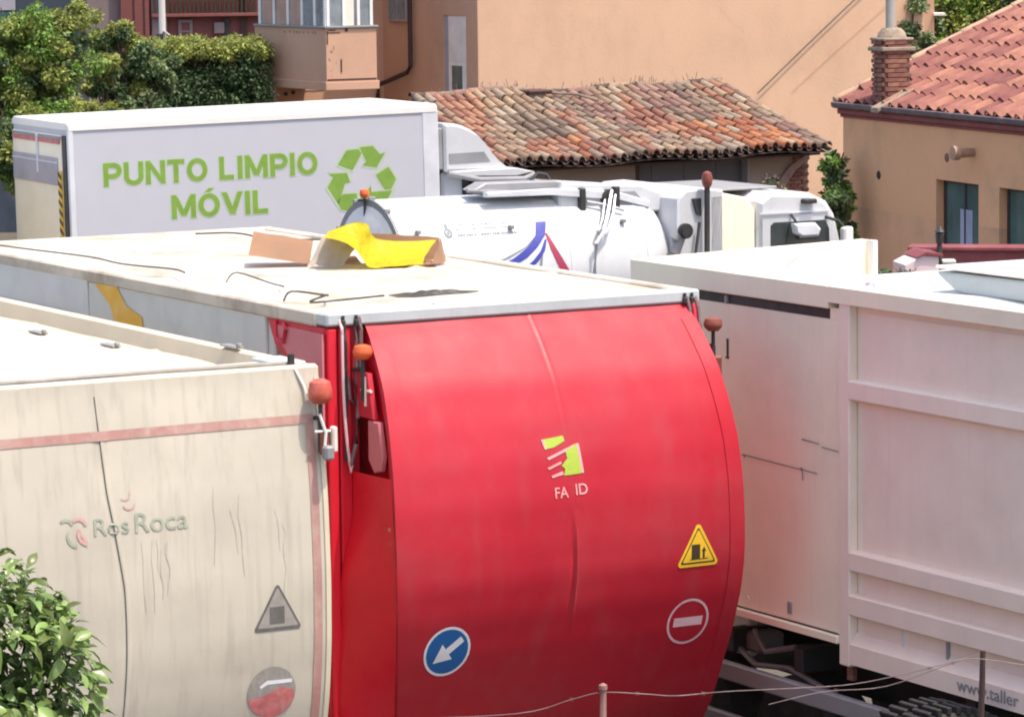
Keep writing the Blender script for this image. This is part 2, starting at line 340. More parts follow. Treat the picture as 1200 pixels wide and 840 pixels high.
def rtri(cx, y0, wd, ht, rr=0.0):
    P = [(cx-wd/2, y0), (cx+wd/2, y0), (cx, y0+ht)]
    if rr <= 0: return P
    out = []
    c = ((P[0][0]+P[1][0]+P[2][0])/3, (P[0][1]+P[1][1]+P[2][1])/3)
    for i in range(3):
        p = Vector(P[i]); a = (Vector(P[i-1])-p).normalized(); b = (Vector(P[(i+1) % 3])-p).normalized()
        for t in (0, .5, 1): out.append(tuple(p + a*rr*(1-t) + b*rr*t - (a+b)*0.12*rr*(1 if t == .5 else 0)))
    return out
def wheel(parent, x, y, r, wd, axis='x', rimw=0.6):
    t = MB().lathe([(r*0.6, -wd/2), (r*0.93, -wd/2), (r, -wd/2+0.04), (r, wd/2-0.04), (r*0.93, wd/2), (r*0.6, wd/2)], (x, y, r), axis, 28)
    o = t.build('wheel', M['rubber'], parent)
    MB().lathe([(0.01, -wd/2*0.9), (r*0.2, -wd/2*0.95), (r*0.3, -wd/2*0.5), (r*0.6, -wd/2*0.8), (r*0.6, wd/2*0.8), (r*0.3, wd/2*0.5), (0.01, wd/2*0.9)], (x, y, r), axis, 20).build('rim', M['grey'], o)
    return o
def beacon(parent, x, y, z, m, hr=0.055, hh=0.09, stem=0.10, label=None, lamp=True, arm=0.14):
    s = MB().tube([(x, y, z-stem), (x, y, z)], 0.012, 8); s.tube([(x, y, z-stem), (x, y+arm, z-stem-0.01)], 0.012, 8)
    s.tube([(x, y, z-stem-0.18), (x, y, z-stem)], 0.015, 8)
    b = s.build('beacon', M['dark'], parent, label)
    MB().lathe([(hr*0.55, -0.02), (hr*0.9, 0.0), (hr, 0.015), (hr, hh*0.45), (hr*0.85, hh*0.85), (hr*0.4, hh), (0.001, hh)], (x, y, z), 'z', 16).build('lens', m, b)
    if lamp:
        MB().box(x-0.01, x+0.05, y-0.03, y+0.03, z-stem-0.20, z-stem-0.06, 0.012).build('marker_lamp', M['beaconbrown'], b)
    return b

# ------------------------------------------------------------------ ground
def gz(x, y): return 0.0
g = MB(); g.grid(lambda u, v: ((u-0.5)*3000, -300+v*3000, 0), 40, 40)
tag(g.build('ground', M['ground'], smooth=0), kind='structure')

ANG = R_(29)
# ================================================================== RED GARBAGE TRUCK
red = thing('garbage_truck', 'red rear-loading garbage truck with a big bulging drum tailgate, in the middle of the row', 'garbage truck', (-1.075, 21.5, 0), ANG)
PB = [(3.40,0.0),(3.375,0.03),(3.30,0.11),(3.19,0.20),(3.03,0.32),(2.80,0.42),(2.59,0.49),(2.35,0.54),(2.10,0.555),(1.90,0.55),(1.70,0.51),(1.45,0.43),(1.22,0.33),(0.98,0.22),(0.75,0.05)]
def xL(z): return 0.155+0.15*max(0, min(1.3, 2.0-z))**1.5+0.085*max(0, min(1, (z-2.3)/1.05))**1.3
def xR(z): return 2.495-0.07*max(0, min(1, (z-2.6)/0.8))**1.3-0.03*max(0, min(1, (1.7-z)/0.7))
_z = np.array([p[0] for p in PB])[::-1]; _b = np.array([p[1] for p in PB])[::-1]
def bred(z):
    z = min(3.40, max(0.75, z)); s_ = 0
    for d in (-0.05, -0.025, 0, 0.025, 0.05): s_ += float(np.interp(z+d, _z, _b))
    return s_/5
def crease(x, z):
    xc = 1.335
    a = 0.0
    if z < 2.30 and z > 1.55: a = 0.020*math.sin((z-1.55)/0.75*PI)
    elif z >= 2.3: a = 0.0025
    return a*math.exp(-((x-xc)/0.011)**2) - 0.5*a*math.exp(-((x-xc+0.024)/0.012)**2)
def skin(u, v):
    z = 3.40 - v*2.65; x = xL(z)+0.002+u*(xR(z)-xL(z)-0.004)
    n = noise.noise(Vector((x*1.3, z*1.1, 3)))*0.006 + noise.noise(Vector((x*4, z*3, 9)))*0.0015
    e = max(0, min(1, (x-xL(z))/0.1, (xR(z)-x)/0.1))
    return Vector((x, -bred(z) - 0.004 - n*e - crease(x, z), z))
def redn(x, z): return noise.noise(Vector((x*1.3, z*1.1, 3)))*0.006 + noise.noise(Vector((x*4, z*3, 9)))*0.0015
def fred(x, z, off):
    e = max(0, min(1, (x-xL(z))/0.1, (xR(z)-x)/0.1)); return Vector((x, -bred(z)-0.004-redn(x, z)*e-crease(x, z)-0.0012-off*0.25, z))
def skinmap():
    b = MB()
    xs = list(np.linspace(0, 1, 60)); xc = (1.335-0.205)/2.28
    xs = sorted(set([round(float(t), 5) for t in xs] + [round(xc+d/2.28, 5) for d in (-.05,-.035,-.028,-.02,-.012,-.006,0,.006,.012,.02,.03)]))
    nv = 110
    V = [[b.bm.verts.new(skin(t, j/nv)) for j in range(nv+1)] for t in xs]
    for i in range(len(xs)-1):
        for j in range(nv): b.bm.faces.new((V[i][j], V[i+1][j], V[i+1][j+1], V[i][j+1]))
    return b
# body box behind the tailgate
bd = MB(); bd.box(0.02, 2.48, 0.72, 6.0, 0.95, 3.38, 0.01)
bd.build('body', M['side'], red)
cp = MB(); cp.box(-0.004, 0.02, 0.80, 3.50, 2.0, 3.40, 0.006); cp.build('side_panel', M['side'], red)
cp = MB(); cp.box(-0.010, 0.02, 3.52, 6.0, 2.0, 3.40, 0.008); cp.box(-0.014, -0.008, 3.5, 6.0, 3.37, 3.41); cp.build('side_panel', M['side2'], red, 'lighter grey front side panel')
cp = MB(); cp.box(-0.03, -0.008, 3.75, 6.0, 3.135, 3.155, 0.004); cp.build('side_rail', M['dark'], red)
cp = MB(); cp.box(-0.012, 0.02, 0.6, 3.5, 3.10, 3.125, 0.004); cp.build('side_rail', M['side2'], red, 'pale lower rail')
side = lambda u, v, off: Vector((-0.006-off, u, v))
decal('yellow_chevron', [[(3.40,3.385),(3.02,3.385),(2.86,3.27),(2.62,3.22),(2.60,3.13),(2.90,3.13),(3.08,3.17),(3.14,3.26)]], side, M['yellow_stripe'], red, 0.004, 0.05)
# roof
def roof_r(u, v):
    x = u*2.5; y = 0.08+v*5.9
    z = 3.435 + 0.018*math.sin(u*PI) + 0.012*noise.noise(Vector((x*1.5, y*1.2, 1)))
    z += 0.02*math.exp(-((x-0.75)/0.03)**2) + 0.02*math.exp(-((x-1.85)/0.03)**2)
    z -= 0.03*math.exp(-((x-0.35)/0.14)**2)*min(1, v*3)
    for yy in (1.6, 3.1, 4.6): z += 0.012*math.exp(-((y-yy)/0.02)**2)
    return Vector((x, y, z))
rf = MB(); rf.grid(roof_r, 70, 120); rf.build('roof', M['roof'], red)
MB().box(-0.015, 0.06, 0.1, 6.0, 3.375, 3.462, 0.012).build('roof_edge', M['roof'], red)
MB().box(2.44, 2.515, 0.1, 6.0, 3.375, 3.462, 0.012).build('roof_edge', M['roof'], red)
MB().box(-0.02, 2.52, 5.96, 6.04, 3.30, 3.462, 0.012).build('roof_edge', M['roof'], red)
MB().box(-0.01, 2.515, -0.045, 0.10, 3.385, 3.462, 0.012).build('rear_roof_bar', M['steel'], red)
MB().box(0.24, 2.44, -0.035, 0.06, 3.365, 3.384).build('roof_bar_seal', M['dark'], red)
# tailgate
tg = MB()
zs = np.linspace(0.75, 3.38, 40)
poly = [(0.70, 3.38), (0.70, 0.75)] + [(-bred(z)+0.006, float(z)) for z in zs]
tg.prism(poly, 'x', 0.215, 2.478)
for v_ in tg.bm.verts: v_.co.x = xL(v_.co.z)+0.008 if v_.co.x < 1 else xR(v_.co.z)-0.008
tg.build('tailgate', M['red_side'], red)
sk_ = skinmap().build('drum_skin', M['red'], red, smooth=40)
# raised bands along both edges of the drum
for sd_f in (0, 1):
    f = MB(); zz = np.linspace(0.78, 3.30, 46); pts = []
    po = [(-bred(z)-0.010, float(z)) for z in zz] + [(-bred(z)+0.03, float(z)) for z in zz[::-1]]
    n = len(po); half = len(zz)
    for i in range(half-1):
        a, b_, c_, d_ = po[i], po[i+1], po[n-2-i], po[n-1-i]
        XA = lambda q: (xL(q[1])-0.002, xL(q[1])+0.095) if sd_f == 0 else (xR(q[1])-0.10, xR(q[1])+0.002)
        if True:
            vs = [(XA(a)[0], a[0], a[1]), (XA(b_)[0], b_[0], b_[1]), (XA(b_)[1], b_[0], b_[1]), (XA(a)[1], a[0], a[1]), (XA(d_)[0], d_[0], d_[1]), (XA(c_)[0], c_[0], c_[1]), (XA(c_)[1], c_[0], c_[1]), (XA(d_)[1], d_[0], d_[1])]
            f._new(vs, [(0,1,2,3), (0,4,5,1), (3,2,6,7)])
    bmesh.ops.remove_doubles(f.bm, verts=f.bm.verts, dist=0.0005)
    f.build('drum_flange', M['red'], red)
# left upright frame of the tailgate (chamfered fore edge) and its fittings
MB().prism([(0.0,3.375),(0.76,3.375),(0.66,3.22),(0.47,3.12),(0.42,2.95),(0.40,0.8),(0.0,0.8)], 'x', -0.008, 0.215, 0.008).build('tailgate_frame', M['red_dark'], red)
MB().prism([(0.05,3.34),(0.66,3.345),(0.56,3.24),(0.42,3.15),(0.36,2.95),(0.30,2.9),(0.05,3.0)], 'x', -0.016, -0.006).build('frame_plate', M['red_pale'], red, 'sun bleached upper side plate')
MB().prism([(-0.01,3.34),(0.16,3.34),(0.13,3.28),(0.06,3.26),(0.05,2.55),(-0.01,2.4)], 'x', -0.026, -0.014).build('corner_flange', M['red_pale'], red, 'pinkish corner flange')
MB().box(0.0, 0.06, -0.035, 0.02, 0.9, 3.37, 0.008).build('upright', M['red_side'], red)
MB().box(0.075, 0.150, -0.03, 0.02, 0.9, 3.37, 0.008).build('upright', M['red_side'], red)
MB().box(2.478, 2.51, -0.03, 0.40, 0.8, 3.37, 0.006).build('upright', M['red_dark'], red)
k = MB(); k.tube([(-0.02, 0.62, 3.37), (-0.03, 0.60, 3.27), (-0.03, 0.50, 3.25), (-0.03, 0.46, 3.33), (-0.02, 0.5, 3.36)], 0.012); k.tube([(-0.02, 0.45, 3.14), (-0.03, 0.33, 3.12), (-0.03, 0.31, 3.0)], 0.010); k.build('cable_clip', M['red_dark'], red)
def cheek(u, v):
    z = 2.54-v*1.74; k = max(0.0, min(1.0, (2.35-z)/0.5)); k = k*k*(3-2*k)
    xo, yo = xL(z)-0.003, -bred(z)+0.012
    xi = 0.145*(1-k) + 0.055*k - 0.03*max(0, min(1, (1.7-z)/0.5)); yi = -0.034
    x = xi+(xo-xi)*u**1.6; y = yi+(yo-yi)*u
    return Vector((x + 0.004*noise.noise(Vector((y*5, z*4, 1))), y, z))
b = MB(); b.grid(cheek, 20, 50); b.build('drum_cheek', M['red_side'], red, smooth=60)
# hanging hydraulic hoses
def hang(x0, x1, zt, zb, y, r, n=16):
    pts = [(x0, y+0.05, zt+0.05), (x0, y, zt-0.03)]
    for i in range(n+1):
        t = i/n; pts.append((x0+(x1-x0)*(t**3 if t < 1 else 1), y, zt-0.06 + (zb-zt)*t))
    pts += [(x1+0.01, y, zb-0.02)]
    return pts
MB().tube(hang(0.075, 0.118, 3.40, 2.60, -0.07, 0.011), 0.0095, 8).build('hydraulic_hose', M['signpink'], red, 'pale reflecting hose')
MB().tube([(0.20,-0.03,3.44),(0.195,-0.07,3.36),(0.19,-0.07,3.1),(0.165,-0.075,2.85),(0.15,-0.075,2.7),(0.118,-0.075,2.59),(0.108,-0.075,2.585)], 0.014, 8).build('hydraulic_hose', M['hose'], red)
MB().tube([(0.175,-0.02,3.44),(0.17,-0.06,3.3),(0.165,-0.06,3.05),(0.145,-0.07,2.93),(0.12,-0.07,2.96),(0.11,-0.06,3.1)], 0.010, 8).build('hydraulic_hose', M['hose'], red)
MB().tube([(0.105,-0.02,3.44),(0.10,-0.06,3.3),(0.095,-0.06,2.6)], 0.012, 8).build('hydraulic_hose', M['rubber'], red)
for x in (0.09, 0.175, 2.40, 2.45): MB().lathe([(0.014,0),(0.016,0.03),(0.010,0.035),(0.010,0.06)], (x, -0.055, 3.385), 'z', 8).build('hose_fitting', M['dark'], red)
for i, x in enumerate((2.425, 2.455, 2.485)):
    MB().tube([(x,-0.03,3.43),(x,-0.07,3.35),(x+0.003,-0.09,3.2),(x+0.004,-0.16,3.0)], 0.012, 8).build('hydraulic_hose', M['red_dark'] if i % 2 else M['hose'], red)
# dark side of the drum and lamp window
MB().prism([(-0.10,3.12),(-0.02,3.12),(-0.02,2.86),(-0.27,2.86),(-0.20,3.12)], 'x', 0.165, 0.20, 0.004).build('lamp_bracket', M['red_dark'], red)
MB().prism([(-0.20,2.85),(-0.33,2.85),(-0.38,2.66),(-0.35,2.57),(-0.27,2.55),(-0.20,2.62)], 'x', 0.165, 0.20, 0.006).build('side_lamp', M['red_pale'], red, 'faded pink side lamp')
MB().tube([(0.17,-0.12,3.02),(0.17,-0.24,3.02)], 0.010).tube([(0.17,-0.18,3.10),(0.165,-0.18,2.93)], 0.010).build('lamp_bracket', M['pinkw'], red)
beacon(red, 0.16, -0.16, 3.22, M['orange'], 0.058, 0.065, 0.08, 'orange beacon on the left of the drum', lamp=False)
beacon(red, 2.54, -0.15, 3.235, M['beaconbrown'], 0.058, 0.065, 0.11, 'browned beacon on the right of the drum')
for z in (2.08, 2.16, 2.24): MB().box(0.148, 0.160, -0.50, -0.46, z, z+0.025, 0.004).build('hinge', M['red_pale'], red)
# blue keep-left sign
def sign_group(name, lab): 
    e = None; return e
cx, cy = 0.525, 1.505
s0 = decal('direction_sign', [circ(cx, cy, 0.153)], fred, M['signwhite'], red, 0.010, 0.04, 'round blue sticker with a white arrow pointing down left')
decal('sign_face', [circ(cx, cy, 0.137)], fred, M['signblue'], s0, 0.013)
a = R_(218); ca, sa = math.cos(a), math.sin(a)
def rot(p): return (cx+p[0]*ca-p[1]*sa, cy+p[0]*sa+p[1]*ca)
decal('arrow', [[rot(p) for p in lp] for lp in ([(-0.115,-0.021),(0.0,-0.021),(0.0,0.021),(-0.115,0.021)], [(0.0,-0.062),(0.108,0.0),(0.0,0.062)])], fred, M['signwhite'], s0, 0.016, 0.03)
# no-entry sticker
cx2, cy2 = 2.155, 1.520
s1 = decal('no_entry_sign', ringl(cx2, cy2, 0.130, 0.145), fred, M['signpink'], red, 0.010, 0.04, 'round no entry sticker with a pink ring')
decal('sign_face', [circ(cx2, cy2, 0.130)], fred, M['red'], s1, 0.008)
decal('sign_bar', [[(cx2-0.10,cy2-0.028),(cx2+0.10,cy2-0.028),(cx2+0.10,cy2+0.028),(cx2-0.10,cy2+0.028)]], fred, M['signpink'], s1, 0.012)
# yellow triangle
tx, ty = 2.17, 1.865
s2 = decal('warning_sign', [rtri(tx, ty, 0.305, 0.275, 0.03)], fred, M['signyellow'], red, 0.010, 0.04, 'yellow triangular warning sticker with a tipping pictogram')
decal('sign_border', [rtri(tx, ty+0.018, 0.250, 0.222, 0.012)], fred, M['signblack'], s2, 0.0125)
decal('sign_face', [rtri(tx, ty+0.028, 0.222, 0.198, 0.01)], fred, M['signyellow'], s2, 0.015)
decal('pictogram', [[(tx-0.048,ty+0.048),(tx+0.012,ty+0.048),(tx+0.012,ty+0.135),(tx-0.048,ty+0.135)], [(tx+0.03,ty+0.05),(tx+0.045,ty+0.05),(tx+0.045,ty+0.09),(tx+0.03,ty+0.09)],
   [(tx+0.022,ty+0.09),(tx+0.055,ty+0.09),(tx+0.04,ty+0.12)], [(tx-0.06,ty+0.042),(tx+0.07,ty+0.042),(tx+0.07,ty+0.048),(tx-0.06,ty+0.048)]], fred, M['signblack'], s2, 0.0175)
# maker's mark
lg = lambda px, py: (1.155+(px-45)/53*0.285, 2.705-(py-0)/93*0.405)   # px,py from a 53 x 93 drawing box
def LG(*pp): return [lg(x, y) for x, y in pp]
s3 = decal('maker_logo', [LG((45,18-15),(73,15-15),(74,22-15),(60,29-15),(48,31-15)), LG((73,34-15),(88,27-15),(91,60-15+2),(89,66-15),(68,67-15),(70,58-15),(66,54-15),(74,45-15))], fred, M['lime'], red, 0.010, 0.03, 'lime green maker logo with pink lettering below')
decal('logo_edge', [LG((49,42-15),(88,26-15),(73,36-15),(51,45-15)), LG((48,55-15),(66,48-15),(66,51-15),(50,58-15)), LG((52,66-15),(66,61-15),(68,65-15),(53,69-15)), LG((45,18-15),(48,18-15),(50,31-15),(48,31-15)), LG((88,26-15),(91,27-15),(93,65-15),(90,66-15))], fred, M['pinkprint'], s3, 0.012, 0.03)
text_decal('lettering', 'FA', (1.205, 1.295, 2.352, 2.415), fred, M['pinkprint'], s3, 0.012, bold=0.01)
text_decal('lettering', 'ID', (1.345, 1.425, 2.362, 2.425), fred, M['pinkprint'], s3, 0.012, bold=0.01)
# chassis, cab, wheels
ch = MB(); ch.box(0.8, 0.95, -0.1, 8.6, 0.7, 0.92, 0.01); ch.box(1.55, 1.7, -0.1, 8.6, 0.7, 0.92, 0.01); ch.build('chassis', M['dark'], red)
MB().box(0.1, 2.4, 0.0, 0.5, 0.55, 0.78, 0.02).build('hopper_floor', M['red_dark'], red)
for y in (1.7, 3.0, 7.4):
    wheel(red, 0.28, y, 0.5, 0.32); wheel(red, 2.22, y, 0.5, 0.32)
cb = MB(); cb.prism([(6.35,0.75),(8.5,0.75),(8.5,1.7),(8.35,2.72),(6.35,2.8)], 'x', 0.05, 2.45, 0.05); cb.build('cab', M['white'], red)
MB().prism([(8.515,1.75),(8.53,1.75),(8.39,2.6),(8.37,2.6)], 'x', 0.2, 2.3).build('windscreen', M['glass'], red)

# things lying on the red truck's roof
RT = Matrix.Translation((-1.075, 21.5, 0)) @ Matrix.Rotation(ANG, 4, 'Z')
def on_red(x, y, z): return RT @ Vector((x, y, z))
def cloth(fn, nu, nv, th): 
    b = MB(); b.grid(fn, nu, nv)
    r = bmesh.ops.solidify(b.bm, geom=b.bm.faces[:], thickness=th); return b
cbx = thing('cardboard_box', 'burst brown cardboard box with a raised flap lying on the red truck roof', 'cardboard box', on_red(1.6, 3.2, 3.46), ANG)
Z0 = 0.0
def sheet(name, a, b, c, d, m, parent, th=0.006, label=None, warp=0.006):
    a, b, c, d = map(Vector, (a, b, c, d)); sd_ = random.random()*9
    fn = lambda u, v: a*(1-u)*(1-v)+b*u*(1-v)+c*u*v+d*(1-u)*v + Vector((0, 0, warp*noise.noise(Vector((u*3, v*3, sd_)))))
    bb = cloth(fn, 6, 6, th); return bb.build(name, m, parent, label)

C0 = Matrix.Translation(on_red(1.6, 3.2, 3.46)) ; Lc = lambda x, y, z: (x-1.6, y-3.2, z-3.46)
sheet('flap', Lc(0.90,2.95,3.545), Lc(1.27,2.80,3.475), Lc(1.47,3.15,3.60), Lc(1.08,3.25,3.675), M['cardboard'], cbx, 0.008)
sheet('box_panel', Lc(1.20,2.70,3.470), Lc(1.42,2.60,3.475), Lc(1.56,2.62,3.62), Lc(1.36,2.78,3.665), M['cardboard2'], cbx, 0.006, 'pale printed panel', warp=0.03)
sheet('box_panel', Lc(1.56,2.46,3.462), Lc(2.02,2.42,3.462), Lc(2.16,2.78,3.462), Lc(1.70,2.86,3.462), M['cardboard'], cbx, 0.008)
sheet('box_panel', Lc(1.70,2.84,3.46), Lc(2.20,2.78,3.46), Lc(2.24,2.80,3.60), Lc(1.72,2.82,3.655), M['cardboard'], cbx, 0.008, warp=0.015)
sheet('box_panel', Lc(1.975,2.42,3.46), Lc(2.18,2.60,3.46), Lc(2.245,2.79,3.60), Lc(2.12,2.60,3.595), M['cardboard'], cbx, 0.008, warp=0.02)
sheet('box_panel', Lc(1.3,2.95,3.46), Lc(1.66,2.8,3.46), Lc(1.68,2.95,3.50), Lc(1.5,3.1,3.51), M['cardboard'], cbx, 0.008)
ysh = thing('yellow_sheet', 'bright yellow sheet draped over and into the burst cardboard box', 'plastic sheet', on_red(1.75, 2.8, 3.46), ANG)
Ly = lambda x, y, z: (x-1.75, y-2.8, z-3.46)
TOPC = [(1.395,2.75,3.69),(1.558,2.74,3.735),(1.665,2.74,3.725),(1.700,2.74,3.655),(1.755,2.73,3.622),(1.935,2.71,3.600),(2.150,2.68,3.600)]
BOTC = [(1.250,2.50,3.672),(1.357,2.46,3.640),(1.430,2.45,3.590),(1.480,2.44,3.525),(1.530,2.43,3.468),(1.702,2.42,3.468),(1.900,2.40,3.468)]
def cr(P_, t):
    n = len(P_)-1; f = min(n-1e-6, t*n); i = int(f); t = f-i
    p0, p1, p2, p3 = [Vector(P_[max(0, min(n, i+k))]) for k in (-1, 0, 1, 2)]
    return 0.5*((2*p1)+(-p0+p2)*t+(2*p0-5*p1+4*p2-p3)*t*t+(-p0+3*p1-3*p2+p3)*t**3)
def drape(u, v):
    p = cr(BOTC, u).lerp(cr(TOPC, u), v); k = math.sin(PI*v)
    p += Vector((0, 0.05*k, -0.018*k)) + Vector((0, 0.012, 0.006))*noise.noise(Vector((u*9, v*4, 2)))
    return Vector(Ly(p.x, p.y, p.z))
cloth(drape, 48, 16, 0.004).build('sheet', M['yellow'], ysh, smooth=60)
def fold(u, v):
    p = cr(TOPC, u*0.62).lerp(cr(TOPC, u*0.62)+Vector((0.03, 0.16, -0.15)), v)
    return Vector(Ly(p.x, p.y+0.01, p.z+0.01*noise.noise(Vector((u*8, v*4, 7)))))
cloth(fold, 24, 8, 0.004).build('sheet_fold', M['yellow'], ysh, smooth=60)
# black rag
rag = thing('tarry_rag', 'crumpled black tarry rag on the red truck roof near its rear bar', 'rag', on_red(1.07, 0.75, 3.45), ANG)
def ragf(u, v):
    a = 2*PI*u; r = v*(1+0.35*noise.noise(Vector((math.cos(a)*1.5, math.sin(a)*1.5, 4))))
    x = r*0.28*math.cos(a); y = r*0.15*math.sin(a)
    z = 0.022*(1-v**2)*(0.3+abs(noise.noise(Vector((x*9, y*9, 0))))*1.6)+0.004
    return Vector((x, y, z))
b = MB(); b.grid(ragf, 36, 12); bmesh.ops.remove_doubles(b.bm, verts=b.bm.verts, dist=0.0008); b.build('rag', M['tar'], rag, smooth=60)
def cable(label, pts, r, m, name='cable', cat='cable'):
    pts = [Vector(p) for p in pts]; out = []
    for i in range(len(pts)-1):
        for t in (0, .25, .5, .75):
            p0, p1, p2, p3 = pts[max(i-1,0)], pts[i], pts[i+1], pts[min(i+2, len(pts)-1)]
            out.append(0.5*((2*p1)+(-p0+p2)*t+(2*p0-5*p1+4*p2-p3)*t*t+(-p0+3*p1-3*p2+p3)*t**3))
    out.append(pts[-1])
    return tag(MB().tube(out, r, 6).build(name, m), label, cat)
cable('black cable along the left edge of the red truck roof', [on_red(0.16,6.0,3.47), on_red(0.20,5.2,3.475), on_red(0.34,4.3,3.47), on_red(0.28,3.6,3.475), on_red(0.42,3.1,3.47), on_red(0.33,2.7,3.48)], 0.006, M['cable'])
cable('thin black cable beyond the cardboard box on the red truck roof', [on_red(1.72,5.6,3.475), on_red(1.85,5.2,3.50), on_red(1.95,4.9,3.475), on_red(2.1,4.6,3.48), on_red(2.3,4.45,3.48)], 0.007, M['cable'])
cable('crumpled wire bundle on the roof corner above the red truck hoses', [on_red(0.10,0.75,3.47), on_red(0.25,0.95,3.50), on_red(0.42,0.85,3.475), on_red(0.30,0.6,3.50), on_red(0.15,0.5,3.475), on_red(0.42,0.5,3.48), on_red(0.7,0.62,3.475)], 0.007, M['tar'], 'wire_bundle')
cable('short loose wire on the red truck roof left of the cardboard box', [on_red(0.30,2.0,3.475), on_red(0.42,2.1,3.52), on_red(0.50,1.8,3.475), on_red(0.46,1.5,3.475)], 0.005, M['cable'])

# ================================================================== CREAM GARBAGE TRUCK
crm = thing('garbage_truck', 'grimy cream rear-loading garbage truck with faded red stripes, leftmost of the row', 'garbage truck', (-1.06, 20.3, 0), ANG)
PC = [(3.30,0.0),(3.22,0.012),(3.0,0.05),(2.6,0.10),(2.16,0.122),(1.8,0.115),(1.5,0.08),(1.0,-0.04)]
_z2 = np.array([p[0] for p in PC])[::-1]; _b2 = np.array([p[1] for p in PC])[::-1]
def bcr(z): return sum(float(np.interp(min(3.3, max(1.0, z))+d, _z2, _b2)) for d in (-.08,-.04,0,.04,.08))/5
def fcr(u, v, off): return skc_xz(u, v) + Vector((0, -0.0012-off*0.2, 0))
def cx_seam(z): return -1.235 + 0.035*math.sin((z-1.2)*2.2) - (0.04 if z > 2.7 else 0.04*max(0, (z-2.2)/0.5))
def skc(u, v): return skc_xz(-2.5 + u*2.49, 3.29 - v*2.25)
def skc_xz(x, z):
    d = x - cx_seam(z)
    c = 0.005*math.exp(-((d)/0.012)**2) - 0.004*math.exp(-((d+0.018)/0.010)**2)
    n = noise.noise(Vector((x*2.0, z*0.8, 5)))*0.008 + noise.noise(Vector((x*7, z*1.5, 2)))*0.002
    return Vector((x, -bcr(z)-n*min(1, (-0.01-x)/0.15+0.05) - c, z))
b = MB(); us = sorted(set([i/70 for i in range(71)] + [(2.5-1.235+d)/2.49 for d in [k*0.008 for k in range(-10, 9)]]))
V = [[b.bm.verts.new(skc(t, j/80)) for j in range(81)] for t in us]
for i in range(len(us)-1):
    for j in range(80): b.bm.faces.new((V[i][j], V[i+1][j], V[i+1][j+1], V[i][j+1]))
b.build('tailgate_skin', M['cream'], crm, smooth=50)
zs = np.linspace(1.0, 3.28, 30)
b = MB(); b.prism([(0.5,3.28),(0.5,1.0)] + [(-bcr(z)+0.012, float(z)) for z in zs], 'x', -2.5, -0.006, 0.0); b.build('tailgate', M['cream'], crm)
MB().box(-2.5, 0.0, 0.5, 6.5, 1.0, 3.08, 0.01).build('body', M['cream_clean'], crm)
# right-hand fender edge, proud lip
f = MB(); zz = np.linspace(1.02, 3.24, 40)
for i in range(39):
    a, c_ = float(zz[i]), float(zz[i+1])
    f._new([(-0.03,-bcr(a)-0.008,a),(-0.002,-bcr(a)-0.008,a),(-0.002,-bcr(c_)-0.008,c_),(-0.03,-bcr(c_)-0.008,c_),(-0.002,0.05,a),(-0.002,0.05,c_),(-0.03,-bcr(a)+0.02,a),(-0.03,-bcr(c_)+0.02,c_)], [(0,1,2,3),(1,4,5,2),(0,3,7,6)])
bmesh.ops.remove_doubles(f.bm, verts=f.bm.verts, dist=0.0005); f.build('edge_lip', M['cream_clean'], crm)
decal('stripe', [[(-2.5,2.985),(-0.105,2.993),(-0.105,3.043),(-2.5,3.035)]], fcr, M['pinkred'], crm, 0.012, 0.03, 'faded horizontal red stripe')
decal('stripe', [[(-0.105,1.1),(-0.055,1.1),(-0.055,3.045),(-0.105,3.045)]], fcr, M['pinkred'], crm, 0.0135, 0.05, 'faded upright red stripe')
zq = np.linspace(3.22, 1.1, 60)
decal('panel_seam', [[(cx_seam(a)-0.0125, a), (cx_seam(a)-0.007, a), (cx_seam(b_)-0.007, b_), (cx_seam(b_)-0.0125, b_)] for a, b_ in zip(zq[:-1].tolist(), zq[1:].tolist())], fcr, M['signgrey2'], crm, 0.001, 0.04)
# lettering
TG = M['fadegreen']
text_decal('lettering', 'Ros', (-1.375, -1.175, 2.495, 2.585), fcr, TG, crm, 0.014, bold=0.004)
text_decal('lettering', 'Roca', (-1.140, -0.835, 2.492, 2.595), fcr, TG, crm, 0.014, bold=0.004)
l0 = decal('maker_logo', arc_stroke(-1.535, 2.552, 0.040, 0.016, 20, 130, 7), fcr, TG, crm, 0.014, 0.03, 'faded maker logo of interlocked curves')
decal('logo_curve', arc_stroke(-1.470, 2.505, 0.055, 0.016, 150, 265, 7), fcr, TG, l0, 0.014, 0.03)
decal('logo_curve', arc_stroke(-1.465, 2.548, 0.045, 0.018, 10, 130, 7) + arc_stroke(-1.405, 2.515, 0.060, 0.018, 155, 260, 7) + [[(-1.47,2.53),(-1.455,2.53),(-1.415,2.47),(-1.43,2.47)]], fcr, M['fadepink'], l0, 0.0155, 0.03)
decal('scuff', arc_stroke(-1.17, 2.655, 0.035, 0.008, 200, 350, 6) + arc_stroke(-1.19, 2.70, 0.03, 0.006, 220, 380, 6), fcr, M['fadepink'], crm, 0.014, 0.03)
w0 = decal('warning_sign', [rtri(-0.325, 1.89, 0.295, 0.262, 0.02)], fcr, M['signgrey2'], crm, 0.012, 0.04, 'weathered grey triangular warning sticker')
decal('sign_face', [rtri(-0.325, 1.908, 0.245, 0.218, 0.01)], fcr, M['signgrey'], w0, 0.0145)
decal('pictogram', [[(-0.375,1.925),(-0.285,1.925),(-0.285,2.02),(-0.375,2.02)]], fcr, M['signgrey2'], w0, 0.0165)
n0 = decal('no_entry_sign', [circ(-0.355, 1.545, 0.145, 32)], fcr, M['signgrey'], crm, 0.012, 0.04, 'half torn round no entry sticker')
decal('sign_face', [circ(-0.355, 1.545, 0.142, 32)[17:32]+[(-0.22,1.545),(-0.30,1.575),(-0.40,1.53)]], fcr, M['signred'], n0, 0.0145)
